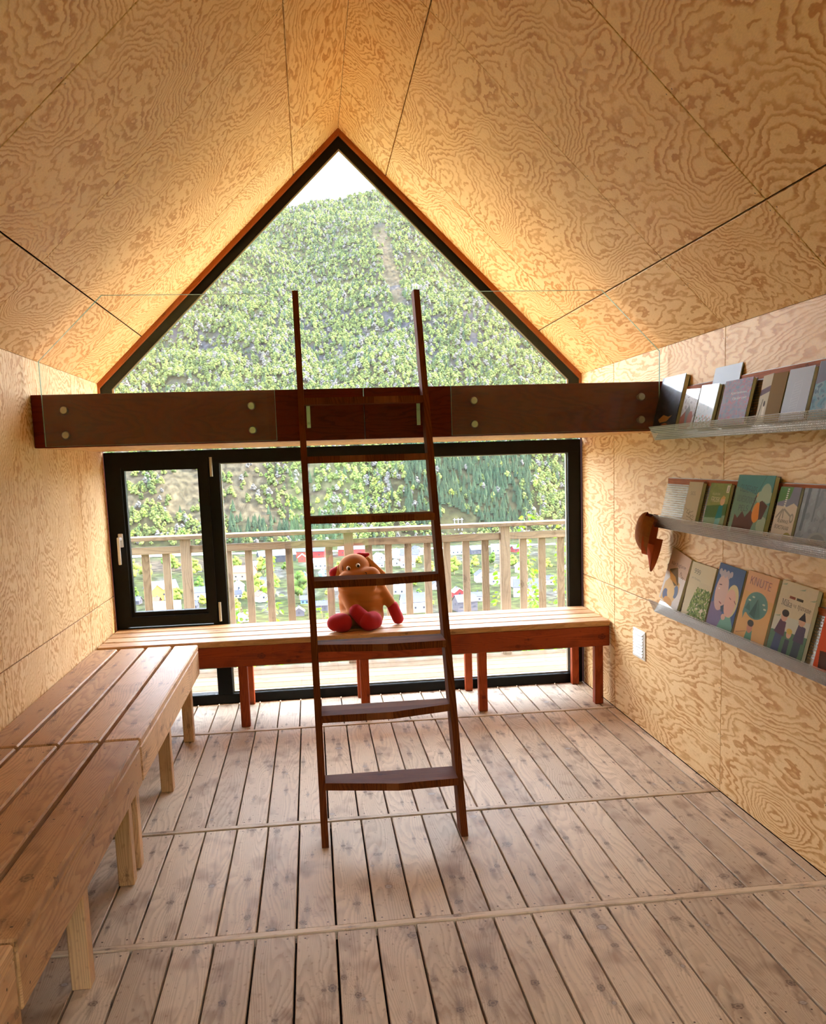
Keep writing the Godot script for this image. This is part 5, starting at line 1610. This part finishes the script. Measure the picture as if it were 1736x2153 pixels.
	# timber masts of the power line
	for q in [[0.157, 985.0], [0.118, 1462.0]]:
		var x: float = q[0] * q[1]
		var t := thing("power_mast", ["timber power line mast at the mountain foot", "timber power line mast high on the bare strip"][0 if q[1] < 1000.0 else 1], "mast", Vector3(x, slope_y(x, q[1]), -q[1]))
		for i in 3:
			var mb := MB.new()
			mb.bar(Vector3(-4.0 + 4.0 * i, -1, 0), Vector3(-4.0 + 4.0 * i, 13, 0), 0.5, 0.4, 6)
			part(t, "pole", mb.mesh(), M.far_pale)
		var cb := MB.new()
		cb.box(Vector3(0, 11.5, 0), Vector3(11, 0.6, 0.6))
		part(t, "crossarm", cb.mesh(), M.far_pale)

func far_materials() -> void:
	M.land = plain(Color.WHITE, 0.95, 0.0, 0.2)
	M.land.vertex_color_use_as_albedo = true
	var nt := NoiseTexture2D.new()
	nt.width = 512
	nt.height = 512
	nt.seamless = true
	nt.noise = noise(77, 0.02, 5)
	var ramp := Gradient.new()
	ramp.set_color(0, Color(0.22, 0.22, 0.22))
	ramp.set_color(1, Color(1, 1, 1))
	nt.color_ramp = ramp
	M.land.albedo_texture = nt
	M.land.uv1_triplanar = true
	M.land.uv1_world_triplanar = true
	M.land.uv1_scale = Vector3(0.011, 0.011, 0.011)
	M.forest = plain(Color.WHITE, 0.9, 0.0, 0.2)
	M.forest.vertex_color_use_as_albedo = true
	M.leaf = plain(Color.WHITE, 0.5)
	M.leaf.vertex_color_use_as_albedo = true
	M.leaf.backlight_enabled = true
	M.leaf.backlight = Color(0.8, 0.95, 0.3)
	M.bark = plain(Color8(110, 92, 74), 0.9)
	M.tree_a = plain(Color8(92, 106, 42), 0.9, 0.0, 0.2)
	M.tree_b = plain(Color8(70, 90, 36), 0.9, 0.0, 0.2)
	M.tree_c = plain(Color8(104, 112, 46), 0.9, 0.0, 0.2)
	M.tree_d = plain(Color8(62, 84, 32), 0.9, 0.0, 0.2)
	M.tree_dark = plain(Color8(34, 50, 36), 0.9, 0.0, 0.2)
	M.grass = plain(Color8(72, 92, 30), 0.95, 0.0, 0.2)
	var c := {"white": Color8(178, 178, 176), "red": Color8(112, 34, 36), "pale": Color8(142, 146, 150), "blue": Color8(78, 112, 146), "slate": Color8(58, 60, 70), "black": Color8(34, 38, 46), "peach": Color8(166, 128, 92), "brown": Color8(86, 62, 50), "bluegrey": Color8(106, 124, 144), "metal": Color8(92, 106, 122), "coral": Color8(150, 70, 62), "yellow": Color8(158, 112, 48), "glass": Color8(34, 42, 54)}
	for k in c:
		M["far_" + k] = plain(c[k], 0.7, 0.0, 0.3)
	M.glass_edge = plain(Color8(150, 186, 168), 0.2)
	M.deck = textured(made.weather, Vector2(1 / 0.4, 1 / 1.2), 0.75, Color8(236, 226, 212))

func _ready() -> void:
	rng.seed = 2024
	# camera: a phone held a little low, lens shifted because the picture is a crop
	var cam := Camera3D.new()
	cam.name = "camera"
	cam.projection = Camera3D.PROJECTION_FRUSTUM
	cam.near = 0.05
	cam.far = 6000.0
	cam.size = 2153.0 / F * 0.05
	cam.frustum_offset = Vector2(-39.3, 163.56) / F * 0.05
	cam.transform = Transform3D(Basis(Vector3(0.991267, -0.031141, 0.128141), Vector3(0.048615, 0.989572, -0.135586), Vector3(-0.122583, 0.140631, 0.982444)).orthonormalized(), EYE)
	add_child(cam)
	cam.current = true
	# sky, sun, exposure
	var env := Environment.new()
	env.background_mode = Environment.BG_SKY
	var sky := Sky.new()
	var sm := ProceduralSkyMaterial.new()
	sm.sky_top_color = Color8(190, 206, 226)
	sm.sky_horizon_color = Color8(240, 243, 246)
	sm.sky_curve = 0.22
	sm.ground_bottom_color = Color8(96, 110, 84)
	sm.ground_horizon_color = Color8(176, 188, 170)
	sm.sun_angle_max = 0.0
	sm.sky_energy_multiplier = 1.0
	sky.sky_material = sm
	env.sky = sky
	env.background_energy_multiplier = 9.0
	env.tonemap_mode = Environment.TONE_MAPPER_LINEAR
	env.tonemap_exposure = 2.65
	env.volumetric_fog_enabled = true
	env.volumetric_fog_density = 0.0
	env.sdfgi_enabled = true
	env.ssao_enabled = true
	env.ssil_enabled = true
	var we := WorldEnvironment.new()
	we.name = "world_environment"
	we.environment = env
	add_child(we)
	var sun := DirectionalLight3D.new()
	sun.name = "sun"
	sun.light_color = Color8(255, 240, 214)
	sun.light_energy = 4.6
	sun.light_angular_distance = 0.6
	sun.shadow_enabled = true
	sun.sky_mode = DirectionalLight3D.SKY_MODE_LIGHT_ONLY
	add_child(sun)
	sun.look_at_from_position(Vector3.ZERO, Vector3(-1.0, -0.45, 0.09))

	make_materials()
	far_materials()
	make_walls()
	make_floor()
	make_windows()
	make_loft()
	make_benches()
	make_ladder()
	make_shelves()
	make_vent()
	make_books()
	make_toy()
	make_cap()
	make_balcony()
	make_outside()
